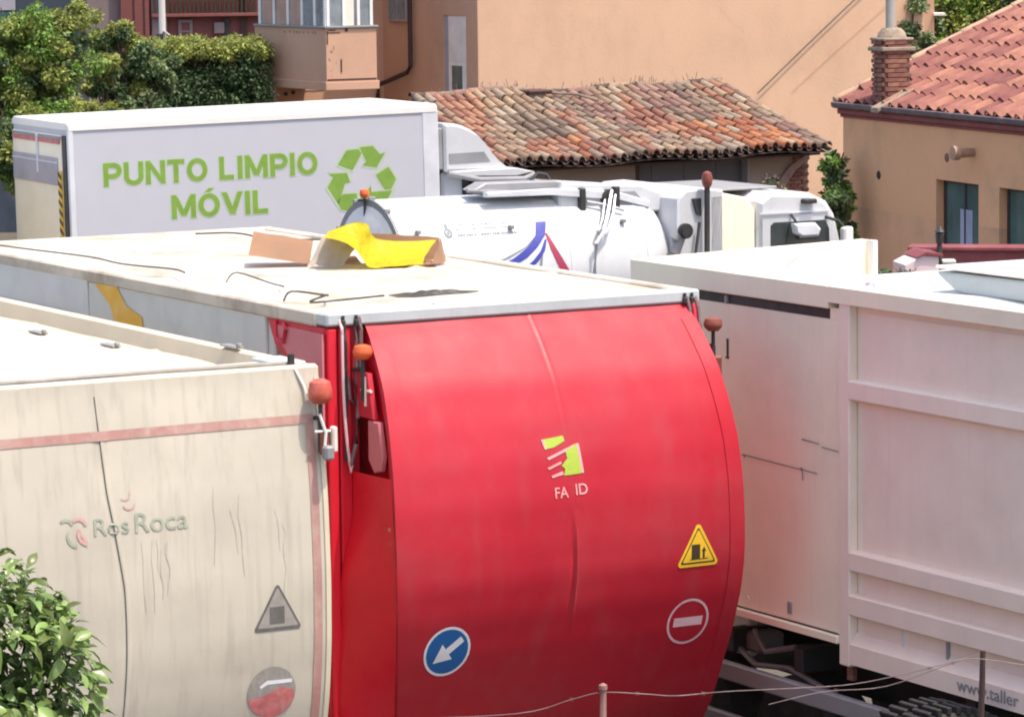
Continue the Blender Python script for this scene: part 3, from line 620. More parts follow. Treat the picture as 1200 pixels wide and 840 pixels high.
decal('torn_strip', [[(-0.43,1.585),(-0.385,1.615),(-0.235,1.612),(-0.235,1.592),(-0.38,1.592),(-0.42,1.572)]], fcr, M['signwhite'], n0, 0.017)
# fine scratches running down
rs = random.Random(4); lines = []
for i in range(12):
    x = rs.uniform(-1.15, -0.5) if i < 9 else rs.uniform(-0.33, -0.2); z1 = rs.uniform(2.35, 2.75) if i < 20 else 2.5; ln = rs.uniform(0.15, 0.45)
    if -1.35 < x < -0.8 and z1 > 2.45: z1 = 2.45
    px_ = x; zz_ = z1
    for k in range(4):
        nx = px_ + rs.uniform(-0.012, 0.018); nz = zz_ - ln/4; wd = rs.uniform(0.0008, 0.0018)
        lines.append([(px_-wd, zz_), (px_+wd, zz_), (nx+wd, nz), (nx-wd, nz)]); px_, zz_ = nx, nz
decal('scratches', lines, fcr, M['scratch'], crm, 0.006, 0.03)['kind'] = 'stuff'
# roof with sunken floor and raised rims
def roofc(u, v):
    x = -2.45+u*2.42; y = 0.10+v*6.3
    return Vector((x, y, 3.20+0.012*noise.noise(Vector((x*1.2, y, 0)))+0.014*math.exp(-((y-2.0)/0.02)**2)+0.014*math.exp(-((y-3.9)/0.02)**2)+0.05*u*0))
b = MB(); b.grid(roofc, 40, 80); b.build('roof', M['roof_cream'], crm)
MB().prism([(-0.11,3.07),(-0.06,3.29),(-0.045,3.30),(0.0,3.30),(0.008,3.285),(0.008,3.0),(-0.11,3.0)], 'y', 0.12, 6.4).build('roof_rim', M['roof_cream'], crm)
MB().box(-2.5, -2.44, 0.1, 6.4, 3.0, 3.30, 0.01).build('roof_rim', M['roof_cream'], crm)
MB().prism([(-0.004,3.20),(0.0,3.292),(0.04,3.305),(0.10,3.30),(0.20,3.16),(0.20,3.0),(0.0,3.0)], 'x', -2.5, 0.004).build('rear_rim', M['cream_clean'], crm)
MB().tube([(-2.5,0.13,3.31),(-1.75,0.11,3.312),(-1.6,0.15,3.305),(-0.9,0.10,3.315),(-0.16,0.08,3.312)], 0.012, 8).build('conduit', M['cablepale'], crm)
MB().tube([(-0.12,0.08,3.29),(-0.12,0.08,3.36)], 0.02, 10).build('vent_stub', M['rubber'], crm)
MB().box(-0.20, -0.02, 0.10, 0.42, 3.296, 3.316, 0.006).build('bracket', M['steel'], crm)
MB().tube([(-0.14,-0.005,3.29),(-0.10,-0.03,3.20),(-0.085,-0.06,3.12)], 0.008, 6).build('beacon_wire', M['topw'], crm)
for (x, y, z) in ((-0.30,3.3,3.175),(-0.22,2.35,3.175),(-0.05,1.0,3.31),(-0.30,0.55,3.17)):
    k = MB(); z += 0.03 if z < 3.2 else 0; k.box(x-0.03, x+0.03, y-0.10, y+0.10, z, z+0.012, 0.004); k.box(x-0.012, x+0.012, y-0.12, y-0.08, z+0.012, z+0.03, 0.003); k.build('roof_clip', M['grey'], crm)
beacon(crm, -0.045, -0.12, 3.125, M['beaconred'], 0.066, 0.115, 0.10, 'red beacon with marker lamp on the corner')
MB().box(-0.055, 0.0, -0.20, -0.14, 2.80, 2.88, 0.012).build('marker_lamp', M['grey'], crm)
MB().box(0.002, 0.03, -0.18, -0.13, 2.84, 2.98, 0.008).build('marker_lamp', M['pinkw'], crm)
MB().tube([(-0.06,-0.14,3.05),(-0.03,-0.15,2.95),(-0.045,-0.15,2.8)], 0.009, 6).build('beacon_wire', M['topw'], crm)
MB().tube([(-0.085,-0.13,2.955),(0.0,-0.15,2.955)], 0.008, 6).build('beacon_bracket', M['topw'], crm)
for y in (1.7, 3.0, 6.6):
    wheel(crm, -0.28, y, 0.5, 0.32); wheel(crm, -2.22, y, 0.5, 0.32)
ch = MB(); ch.box(-1.7, -1.55, 0, 8, 0.7, 1.0, 0.01); ch.box(-0.95, -0.8, 0, 8, 0.7, 1.0, 0.01); ch.build('chassis', M['dark'], crm)
MB().prism([(6.6,0.75),(8.6,0.75),(8.6,1.7),(8.45,2.72),(6.6,2.8)], 'x', -2.45, -0.05, 0.05).build('cab', M['white'], crm)

# ================================================================== CONTAINER TRUCK (right)
con = thing('container_truck', 'big chalky white ribbed container truck on the right, its front hopper open at the top', 'truck', (1.98, 22.3, 0), ANG)
ft = lambda u, v, off: Vector((-off, -u, v))      # u runs towards the camera
# main container: nearer part
MB().box(0.03, 2.35, -5.0, -0.02, 1.25, 3.40, 0.01).build('container_wall', M['pinkw'], con)
def dent(u, v):
    y = -0.20 - u*4.8; z = 1.36+v*2.0
    return Vector((0.022 - 0.010*noise.noise(Vector((y*1.4, z*1.4, 3))) - 0.005*noise.noise(Vector((y*4, z*3, 8))), y, z))
b = MB(); b.grid(dent, 90, 40); b.build('side_sheet', M['pinkw'], con)
MB().box(-0.035, 0.03, -0.11, 0.0, 1.22, 3.42, 0.008).build('corner_post', M['pinkw'], con)
MB().box(-0.014, 0.02, 0.0, 0.12, 3.295, 3.37, 0.003).build('slot_stop', M['door'], con)
for z0, z1 in ((2.835, 2.955), (1.805, 1.925), (1.535, 1.665)):
    MB().prism([(0.03,z0-0.02),(0.03,z1+0.004),(-0.03,z1),(-0.04,z1-0.01),(-0.04,z0+0.010),(-0.03,z0)], 'y', -5.0, -0.113, 0.0).build('side_rib', M['pinkw'], con)
MB().prism([(0.03,1.24),(0.03,1.44),(-0.035,1.36),(-0.035,1.24)], 'y', -5.0, -0.113).build('bottom_rail', M['pinkw'], con)
MB().prism([(-0.045,3.405),(-0.045,3.50),(-0.03,3.512),(0.09,3.512),(0.10,3.405)], 'y', -5.0, 0.10).build('top_rail', M['door'], con)
MB().box(-0.046, 0.08, 0.103, 2.40, 3.365, 3.505, 0.006).build('top_rail', M['door'], con, 'thinner rail over the hopper')
MB().box(0.09, 2.3, 0.40, 0.48, 3.30, 3.510, 0.006).build('front_rail', M['topw'], con)
b = MB(); b.grid(lambda u, v: Vector((0.10+u*2.2, -4.9+v*5.28, 3.44+0.015*noise.noise(Vector((u*4, v*9, 0))))), 20, 40); b.build('roof', M['topw'], con)
MB().prism([(-3.4,3.44),(-0.30,3.44),(-0.20,3.47),(-0.06,3.54),(-0.02,3.56),(-3.4,3.58)], 'x', 0.66, 2.2, 0.012).build('roof_hatch', M['steel'], con)
MB().box(0.64, 2.22, -3.4, -0.04, 3.582, 3.600, 0.005).build('hatch_lid', M['topw'], con)
MB().lathe([(0.03,0),(0.035,0.03),(0.02,0.05)], (0.33, 0.20, 3.445), 'z', 10).build('roof_bolt', M['grey'], con)
for y, l in ((-0.60, 0), (-1.05, 1)):
    MB().box(0.004 if l else 0.010, 0.024, y-0.008, y+0.008, 1.42, 1.56, 0.002).build('weld_seam', M['trim'] if not l else M['grey'], con)
# hopper part with door
MB().box(0.03, 2.35, 0.0, 2.40, 1.35, 3.15, 0.01).build('hopper_wall', M['door'], con)
def dsheet(u, v):
    y = 0.004+u*2.39; z = 1.40+v*1.90
    return Vector((-0.012-0.006*noise.noise(Vector((y*1.5, z*1.5, 6))), y, z))
b = MB(); b.grid(dsheet, 40, 40); b.build('hopper_door', M['door'], con)
MB().box(0.04, 0.06, 0.0, 2.4, 3.15, 3.40).build('slot_backing', M['dark'], con)
MB().box(-0.012, 0.03, 0.12, 1.24, 3.302, 3.355, 0).build('vent_slot', M['dark'], con)
MB().box(-0.0125, 0.03, 1.24, 1.85, 3.302, 3.356, 0).build('vent_slot', M['dark'], con)
MB().box(-0.028, 0.0, 1.255, 1.285, 3.305, 3.352, 0.003).build('slot_bracket', M['grey'], con)
MB().box(-0.030, 0.05, 2.18, 2.40, 1.4, 3.37, 0.008).build('door_frame', M['cream_clean'], con)
MB().box(-0.016, 0.0, 1.255, 1.28, 2.96, 3.08, 0).box(-0.02, 0.0, 1.25, 1.285, 2.955, 2.965, 0).build('door_slot', M['dark'], con)
seam = [[(-1.10,2.372),(-0.25,2.352),(-0.25,2.345),(-1.10,2.364)], [(-0.42,2.345),(-0.41,2.345),(-0.405,2.29),(-0.415,2.285)], [(-1.08,2.372),(-1.055,2.372),(-1.06,2.35),(-1.075,2.35)], [(-0.42,2.545),(-0.23,2.535),(-0.23,2.528),(-0.42,2.535)], [(-0.20,2.52),(-0.02,2.512),(-0.02,2.505),(-0.20,2.512)], [(-0.44,2.365),(-0.405,2.365),(-0.41,2.345),(-0.43,2.345)]]
decal('door_seam', seam, lambda u, v, off: Vector((-0.020-off, -u, v)), M['grey'], con, 0.002, 0.0)
MB().box(-0.05, 0.03, 0.004, 2.40, 1.345, 1.392, 0.004).build('sill_rail', M['door'], con)
MB().box(-0.02, 0.03, 0.05, 2.35, 1.394, 1.402, 0).build('sill_seal', M['dark'], con)
MB().box(-0.022, 0.0, 0.545, 0.59, 1.44, 1.515, 0.004).build('latch', M['grey'], con)
MB().lathe([(0.001,-0.016),(0.02,-0.018),(0.025,0.0)], (0, 1.05, 1.46), 'x', 10).build('bolt_head', M['door'], con)
MB().prism([(0.05,3.10),(1.765,3.24),(1.765,3.545),(1.73,3.55),(0.05,3.512)], 'y', 2.30, 2.335, 0.004).build('hopper_end_panel', M['door'], con)
MB().box(1.745, 1.785, 2.22, 2.30, 3.0, 3.545, 0.004).build('panel_stiffener', M['trim'], con)
decal('scratch', [[(1.10,3.40),(1.19,3.46),(1.195,3.455),(1.107,3.395)]], lambda u, v, off: Vector((u, 2.30-off, v)), M['grey'], con, 0.002, 0)
MB().box(0.10, 2.3, 0.48, 2.3, 3.15, 3.18, 0).build('hopper_floor', M['door'], con)
# undergear
MB().box(-0.06, 0.0, -2.6, 1.9, 0.915, 1.03, 0.01).build('side_guard', M['grey'], con)
MB().box(-0.055, -0.005, -2.6, 1.9, 0.60, 0.70, 0.01).build('side_guard', M['grey'], con)
MB().box(0.25, 0.32, 1.45, 1.85, 1.0, 1.34, 0.01).build('mudguard', M['topw'], con)
MB().box(0.02, 0.06, -0.06, -0.0, 1.12, 1.235, 0.005).build('post_foot', M['rust'], con)
ch = MB(); ch.box(0.7, 0.85, -5, 5.5, 0.8, 1.2, 0.01); ch.box(1.5, 1.65, -5, 5.5, 0.8, 1.2, 0.01)
for y in (-3.5, -1.2, 0.6, 1.4): ch.box(0.1, 2.2, y, y+0.1, 1.05, 1.2, 0.005)
ch.build('chassis', M['dark'], con)
for y in (0.75, 2.0, -2.9, 5.0):
    wheel(con, 0.30, y, 0.5, 0.34); wheel(con, 2.05, y, 0.5, 0.34)
k = MB(); k.box(0.2, 0.4, 1.25, 1.42, 1.05, 1.18, 0.02); k.tube([(0.2,1.3,1.2),(0.15,1.1,1.1),(0.25,0.9,1.15)], 0.02, 6); k.tube([(0.16,1.5,1.1),(0.14,1.2,1.0),(0.2,0.9,1.02),(0.15,0.3,0.95)], 0.02, 6); k.build('air_line', M['grey'], con)
MB().prism([(4.0,0.8),(6.0,0.8),(6.0,1.7),(5.85,2.75),(4.0,2.8)], 'x', 0.05, 2.3, 0.05).build('cab', M['white'], con)
text_decal('lettering', 'www.taller', (1.21, 1.80, 1.272, 1.345), lambda u, v, off: Vector((-0.037-off-(1.36-v)*0.0, -u, v)), M['grey'], con, 0.003, bold=0.01, cut=0)
# big lugged tyre standing in the gap
tyre = thing('tractor_tyre', 'black lugged tyre standing in the gap at the foot of the white container truck', 'tyre', (1.98, 22.3, 0), ANG)
b = MB(); b.lathe([(0.38,-0.17),(0.60,-0.17),(0.625,-0.15),(0.625,0.15),(0.60,0.17),(0.38,0.17),(0.36,0)], (-0.50, -1.62, 0.66), 'y', 64); b.build('tyre', M['rubber'], tyre)
lug = MB(); lug.box(-0.014, 0.014, -0.168, -0.01, 0.620, 0.662, 0.004); lm = lug.mesh('lug', M['rubber'], 0)
lug2 = MB(); lug2.box(-0.014, 0.014, 0.01, 0.168, 0.620, 0.662, 0.004); lm2 = lug2.mesh('lug', M['rubber'], 0)
for i in range(60):
    for me_, o_ in ((lm, 0), (lm2, 0.5)):
        link('lug', me_, tyre, Matrix.Translation((-0.50, -1.62, 0.66)) @ Matrix.Rotation(2*PI*(i+o_)/60, 4, 'Y'))

# ================================================================== WHITE TANK TRUCK
tnk = thing('tank_truck', 'white vacuum tank truck with blue and red ribbons, behind the red truck', 'tank truck', (-1.35, 36.5, 0), ANG)
TR, TC = 0.78, (0.78, 2.21)
b = MB(); prof = [(0.72,0.36),(0.78,0.38),(0.78,0.42)] + [(0.78, 0.42+k*0.195) for k in range(1, 15)] + [(0.765,3.28),(0.70,3.42),(0.58,3.53),(0.35,3.60),(0.01,3.62)]
b.lathe([(r, h) for r, h in prof], (0, TC[0], TC[1]), 'x', 64); b.build('tank', M['white'], tnk, smooth=50)
b = MB(); b.lathe([(0.01,0.26),(0.35,0.27),(0.6,0.31),(0.745,0.358)], (0, TC[0], TC[1]), 'x', 40); b.build('rear_door', M['topw'], tnk)
MB().lathe([(0.76,0.35),(0.788,0.35),(0.788,0.366),(0.76,0.366)], (0, TC[0], TC[1]), 'x', 64).build('door_ring', M['grey'], tnk)
k = MB()
for a in (70, 95, 120, 150, 35):
    y, z = TC[0]+0.80*math.cos(R_(a)), TC[1]+0.80*math.sin(R_(a)); k.box(0.33, 0.40, y-0.015, y+0.015, z-0.02, z+0.02, 0.005)
k.build('door_clamp', M['grey'], tnk)
beacon(tnk, 0.33, 0.80, 3.03, M['orange'], 0.05, 0.07, 0.04, 'orange beacon on the rear of the tank', lamp=False)
def ftk(u, v, off):   # side of the cylinder
    d = max(-1, min(1, (v-TC[1])/0.78)); a = math.asin(d)
    return Vector((u, TC[0]-(0.78+off)*math.cos(a), TC[1]+(0.78+off)*math.sin(a)))
def ribbon(pts, wd):
    out = []
    for i in range(len(pts)-1):
        (x0, y0, w0), (x1, y1, w1) = [(p[0], p[1], wd[i+j]) for j, p in enumerate(pts[i:i+2])]
        out.append([(x0-w0, y0), (x0+w0, y0), (x1+w1, y1), (x1-w1, y1)])
    return out
rb = decal('ribbon', ribbon([(2.00,2.73),(1.94,2.60),(1.82,2.49),(1.66,2.39),(1.44,2.30)], [0.060,0.055,0.06,0.08,0.10]), ftk, M['blue'], tnk, 0.004, 0.05, 'blue ribbon printed on the tank side')
decal('ribbon', ribbon([(1.99,2.56),(1.93,2.45),(1.84,2.36),(1.70,2.26)], [0.012,0.025,0.035,0.04]), ftk, M['blue'], tnk, 0.006, 0.05)
decal('ribbon', ribbon([(1.92,2.62),(1.76,2.50),(1.52,2.40),(1.28,2.33)], [0.010,0.016,0.03,0.04]), ftk, M['printgrey'], tnk, 0.003, 0.05)
decal('ribbon', ribbon([(1.92,2.42),(1.88,2.28),(1.82,2.16)], [0.010,0.02,0.025]), ftk, M['printgrey'], tnk, 0.003, 0.05)
decal('ribbon', ribbon([(2.01,2.62),(2.06,2.46),(2.12,2.33),(2.20,2.18)], [0.012,0.035,0.045,0.055]), ftk, M['crimson'], tnk, 0.005, 0.05, 'dark red ribbon printed on the tank side')
# crest and three small lines of unreadable print
e0 = decal('crest', ringl(0.92, 2.67, 0.025, 0.048, 14) + [circ(0.92, 2.735, 0.022, 8)] + [circ(0.92, 2.67, 0.016, 8)], ftk, M['printgrey'], tnk, 0.004, 0)
rs = random.Random(11)
for zz_, x0, x1, hh in ((2.735,1.02,1.62,0.010), (2.695,1.02,1.66,0.010), (2.635,1.02,1.70,0.018)):
    lp = []; x = x0
    while x < x1:
        wv = rs.uniform(0.014, 0.03); lp.append([(x, zz_), (x+wv, zz_), (x+wv, zz_+hh), (x, zz_+hh)]); x += wv+rs.choice((0.008, 0.008, 0.02))
    decal('small_print', lp, ftk, M['printgrey'], tnk, 0.004, 0)
for x in (1.25, 2.25, 3.15):
    MB().lathe([(0.778,x-0.006),(0.786,x-0.004),(0.786,x+0.004),(0.778,x+0.006)], (0, TC[0], TC[1]), 'x', 64).build('tank_band', M['trim'], tnk)
for x in (0.55, 1.6, 2.9):
    MB().box(x, x+0.05, 0.10, 0.16, 2.68, 2.72, 0.008).build('hook', M['grey'], tnk)
# top deck, cover and boom
MB().prism([(2.30,2.98),(2.34,3.10),(3.25,3.02),(3.55,2.94),(3.66,2.84),(3.60,2.76),(2.30,2.76)], 'y', 0.34, 1.25, 0.02).build('top_cover', M['white'], tnk)
MB().prism([(2.95,2.86),(3.30,2.86),(3.18,2.98),(2.90,2.98)], 'y', 0.322, 0.345).build('cover_recess', M['grey'], tnk)
MB().tube([(1.25,0.75,3.22),(1.60,0.72,3.14),(2.10,0.70,3.13),(2.22,0.70,3.17)], 0.03, 10).build('boom_pipe', M['grey'], tnk)
MB().prism([(1.35,3.06),(1.50,3.13),(2.30,3.12),(2.95,2.98),(3.0,2.90),(2.2,3.0),(1.5,3.0)], 'y', 0.42, 0.66, 0.015).build('boom', M['grey'], tnk)
MB().prism([(1.45,2.99),(2.2,2.985),(3.0,2.90),(3.35,2.80),(3.35,2.87),(2.95,2.99),(2.2,3.045),(1.45,3.04)], 'y', 0.30, 0.40, 0.01).build('boom_rail', M['trim'], tnk)
MB().tube([(1.3,0.45,3.06),(1.8,0.40,3.02),(2.3,0.38,3.03),(2.8,0.36,2.93)], 0.022, 8).build('boom_hose', M['grey'], tnk)
MB().tube([(2.12,0.6,3.12),(2.2,0.6,3.19),(2.3,0.6,3.17),(2.35,0.58,3.08)], 0.02, 8).build('hose_loop', M['dark'], tnk)
for x in (2.55, 2.95): MB().box(x-0.035, x+0.035, 0.28, 0.42, 2.80, 3.04, 0.012).build('boom_clamp', M['dark'], tnk)
k = MB(); k.lathe([(0.085,-0.04),(0.085,0.04),(0.05,0.04),(0.05,-0.04)], (2.86,0.30,2.93), 'y', 20); k.build('pulley', M['dark'], tnk)
for (p, r) in (([(2.88,0.28,3.0),(2.72,0.1,2.76),(2.60,-0.02,2.60),(2.50,-0.05,2.50),(2.47,-0.06,2.2),(2.47,-0.06,1.7)], 0.022), ([(2.92,0.28,2.96),(2.80,0.12,2.78),(2.68,0.0,2.64),(2.56,-0.04,2.55)], 0.018), ([(2.80,0.28,2.92),(2.66,0.1,2.72),(2.55,0.0,2.62)], 0.014), ([(2.60,0.30,2.9),(2.8,0.24,2.86),(2.98,0.2,2.8)], 0.016)):
    MB().tube(p, r, 8).build('steel_linkage', M['chrome'], tnk)
MB().lathe([(0.045,-0.02),(0.045,0.02)], (2.60,0.0,2.60), 'y', 12).build('pivot', M['grey'], tnk)
MB().tube([(2.12,-0.02,2.15),(2.38,-0.04,2.16)], 0.022, 8).build('grab_rail', M['grey'], tnk)
# exhaust
ex = MB(); ex.tube([(3.40,-0.05,1.6),(3.40,-0.05,2.35),(3.43,-0.07,2.50),(3.50,-0.10,2.58)], [0.062,0.062,0.064,0.066], 14, caps=False); ex.tube([(3.49,-0.095,2.572),(3.40,-0.05,2.3)], 0.055, 12); ex.build('exhaust_pipe', M['grey'], tnk)
MB().lathe([(0.045,-0.03),(0.078,-0.03),(0.078,0.02),(0.045,0.02)], (3.50,-0.135,2.585), 'y', 18).build('exhaust_tip', M['rubber'], tnk)
MB().lathe([(0.001,-0.042),(0.066,-0.040),(0.066,0.0),(0.001,0.0)], (3.50,-0.135,2.585), 'y', 18).build('exhaust_opening', M['rubber'], tnk)
# equipment cabinet between tank and cab, pole
MB().prism([(3.50,1.2),(3.50,2.90),(3.60,2.99),(3.85,3.0),(4.05,2.97),(4.05,1.2)], 'y', 0.0, 1.7, 0.02).build('cabinet', M['white'], tnk)
MB().tube([(3.79,-0.08,1.4),(3.80,-0.08,3.02)], 0.030, 10).build('mast', M['dark'], tnk)
MB().lathe([(0.03,0),(0.05,0.03),(0.06,0.09),(0.045,0.15),(0.01,0.17)], (3.80,-0.08,3.01), 'z', 16).build('mast_beacon', M['beaconbrown'], tnk)
MB().tube([(3.66,-0.06,2.30),(3.72,-0.06,2.66)], 0.016, 8).build('rod', M['dark'], tnk)
MB().prism([(3.66,2.90),(3.76,2.90),(3.76,2.72),(3.71,2.74)], 'y', -0.03, 0.0).build('warning_tab', M['dark'], tnk)
# cab
cab = MB(); cab.prism([(4.46,0.8),(4.46,2.83),(4.60,2.93),(5.10,2.90),(5.32,2.80),(5.42,2.66),(5.47,2.35),(5.50,1.6),(5.50,0.8)], 'y', -0.02, 1.95, 0.05); cab.build('cab', M['white'], tnk)
MB().prism([(3.87,0.9),(3.87,2.93),(4.05,2.94),(4.34,2.88),(4.44,2.74),(4.44,0.9)], 'y', 0.0, 1.9, 0.03).build('cab_rear_fairing', M['door'], tnk)
MB().box(4.0, 4.9, 0.3, 1.6, 2.935, 2.96, 0.008).build('roof_flap', M['grey'], tnk)
MB().prism([(4.50,2.68),(5.33,2.68),(5.38,2.60),(5.40,1.4),(4.50,1.4)], 'y', -0.032, -0.018, 0.004).build('door', M['white'], tnk)
MB().prism([(4.60,2.58),(4.64,2.61),(5.27,2.61),(5.32,2.52),(5.34,2.10),(4.60,2.10)], 'y', -0.040, -0.03).build('side_window', M['glass'], tnk)
MB().box(4.46, 5.32, -0.05, -0.03, 2.70, 2.715).build('rain_gutter', M['trim'], tnk)
mr = MB(); mr.prism([(4.78,2.60),(4.80,2.50),(4.87,2.46),(5.08,2.46),(5.11,2.53),(5.04,2.60)], 'y', -0.22, -0.12, 0.02); mr.build('wing_mirror', M['trim'], tnk)
MB().box(4.83, 5.06, -0.225, -0.13, 2.435, 2.47, 0.01).build('mirror_glass', M['dark'], tnk)
MB().tube([(4.85,-0.04,2.68),(4.82,-0.16,2.63),(4.84,-0.17,2.58)], 0.014, 8).build('mirror_arm', M['dark'], tnk)
MB().box(4.98, 5.14, -0.10, -0.0, 2.79, 2.84, 0.012).build('roof_lamp', M['dark'], tnk)
MB().tube([(5.28,-0.03,2.64),(5.36,-0.16,2.60),(5.44,-0.18,2.50)], 0.016, 8).build('mirror_arm', M['dark'], tnk)
MB().box(5.38, 5.50, -0.24, -0.14, 2.33, 2.54, 0.02).build('front_mirror', M['topw'], tnk)
MB().prism([(0.12,1.7),(1.8,1.7),(1.75,2.6),(0.17,2.6)], 'x', 5.44, 5.475).build('windscreen', M['glass'], tnk)
ch = MB(); ch.box(0.2, 5.4, 0.35, 0.5, 0.75, 1.1, 0.01); ch.box(0.2, 5.4, 1.2, 1.35, 0.75, 1.1, 0.01); ch.box(0.6, 3.4, 0.3, 1.3, 1.1, 1.5, 0.01); ch.build('chassis', M['dark'], tnk)
for x in (1.0, 2.1, 4.9):
    wheel(tnk, x, 0.15, 0.5, 0.3, 'y') if False else None
    for y in (0.15, 1.6):
        o = MB().lathe([(0.3,-0.15),(0.47,-0.15),(0.5,-0.1),(0.5,0.1),(0.47,0.15),(0.3,0.15)], (x, y, 0.5), 'y', 24).build('wheel', M['rubber'], tnk)
        MB().lathe([(0.01,-0.1),(0.3,-0.13),(0.3,0.13),(0.01,0.1)], (x, y, 0.5), 'y', 16).build('rim', M['grey'], o)

# ================================================================== BOX TRUCK
A25 = R_(25); T1 = R_(1.0)
Rb = Matrix.Rotation(A25, 4, 'Z') @ Matrix.Rotation(-T1, 4, 'Y')
ob = Vector((-5.05, 43, 3.5)) + Rb.to_3x3() @ Vector((0, 0, -3.5))
box = thing('box_truck', 'white box truck lettered PUNTO LIMPIO MÓVIL in green with a recycling symbol', 'box truck', matrix=Matrix.Translation(ob) @ Rb)
fb = lambda u, v, off: Vector((u, -0.0045-off*0.3, 3.5+v))
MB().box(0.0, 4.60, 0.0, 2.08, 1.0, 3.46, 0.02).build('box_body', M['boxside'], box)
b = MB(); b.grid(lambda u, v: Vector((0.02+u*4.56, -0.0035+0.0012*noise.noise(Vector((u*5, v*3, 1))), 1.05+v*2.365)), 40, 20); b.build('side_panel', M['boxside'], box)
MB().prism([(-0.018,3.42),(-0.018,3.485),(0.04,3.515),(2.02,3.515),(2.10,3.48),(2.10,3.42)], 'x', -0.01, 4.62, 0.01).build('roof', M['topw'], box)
MB().box(4.42, 4.625, -0.014, 0.05, 1.0, 3.419, 0.008).build('corner_trim', M['trim'], box)
MB().box(-0.012, 0.05, -0.016, 0.05, 1.0, 3.419, 0.006).build('corner_trim', M['trim'], box)
MB().box(-0.01, 4.62, -0.02, 0.03, 1.0, 1.1, 0.006).build('bottom_trim', M['trim'], box)
MB().box(-0.03, 0.0, 0.20, 2.02, 1.05, 3.36, 0.008).build('rear_shutter', M['door'], box)
MB().box(-0.045, -0.028, 0.32, 2.0, 2.78, 3.10, 0.004).build('tail_lift_panel', M['greyp'], box)
MB().box(-0.05, -0.044, 0.32, 2.0, 3.035, 3.05).build('panel_edge', M['trim'], box)
MB().box(-0.022, 0.0, 0.06, 0.19, 1.05, 3.36).build('door_gap', M['dark'], box)
for y0, y1 in ((0.22,1.02),(1.08,1.98)):
    MB().box(-0.045, -0.03, y0, y1, 3.26, 3.31).build('reflective_strip', M['signred'], box)
MB().box(-0.04, -0.028, 0.2, 2.0, 3.315, 3.35).build('roller_housing', M['grey'], box)
MB().box(-0.05, -0.03, 1.02, 1.08, 2.9, 3.35, 0.005).build('lock_bar', M['trim'], box)
hz = MB(); hz.box(-0.042, -0.028, 0.20, 0.31, 1.1, 2.95); hz.build('hazard_strip', M['signyellow'], box, 'black and yellow hazard strip')
for i in range(17):
    z = 1.12+i*0.108
    MB().prism([(0.198,z),(0.312,z+0.05),(0.312,z+0.10),(0.198,z+0.05)], 'x', -0.046, -0.041).build('hazard_stripe', M['signblack'], box)
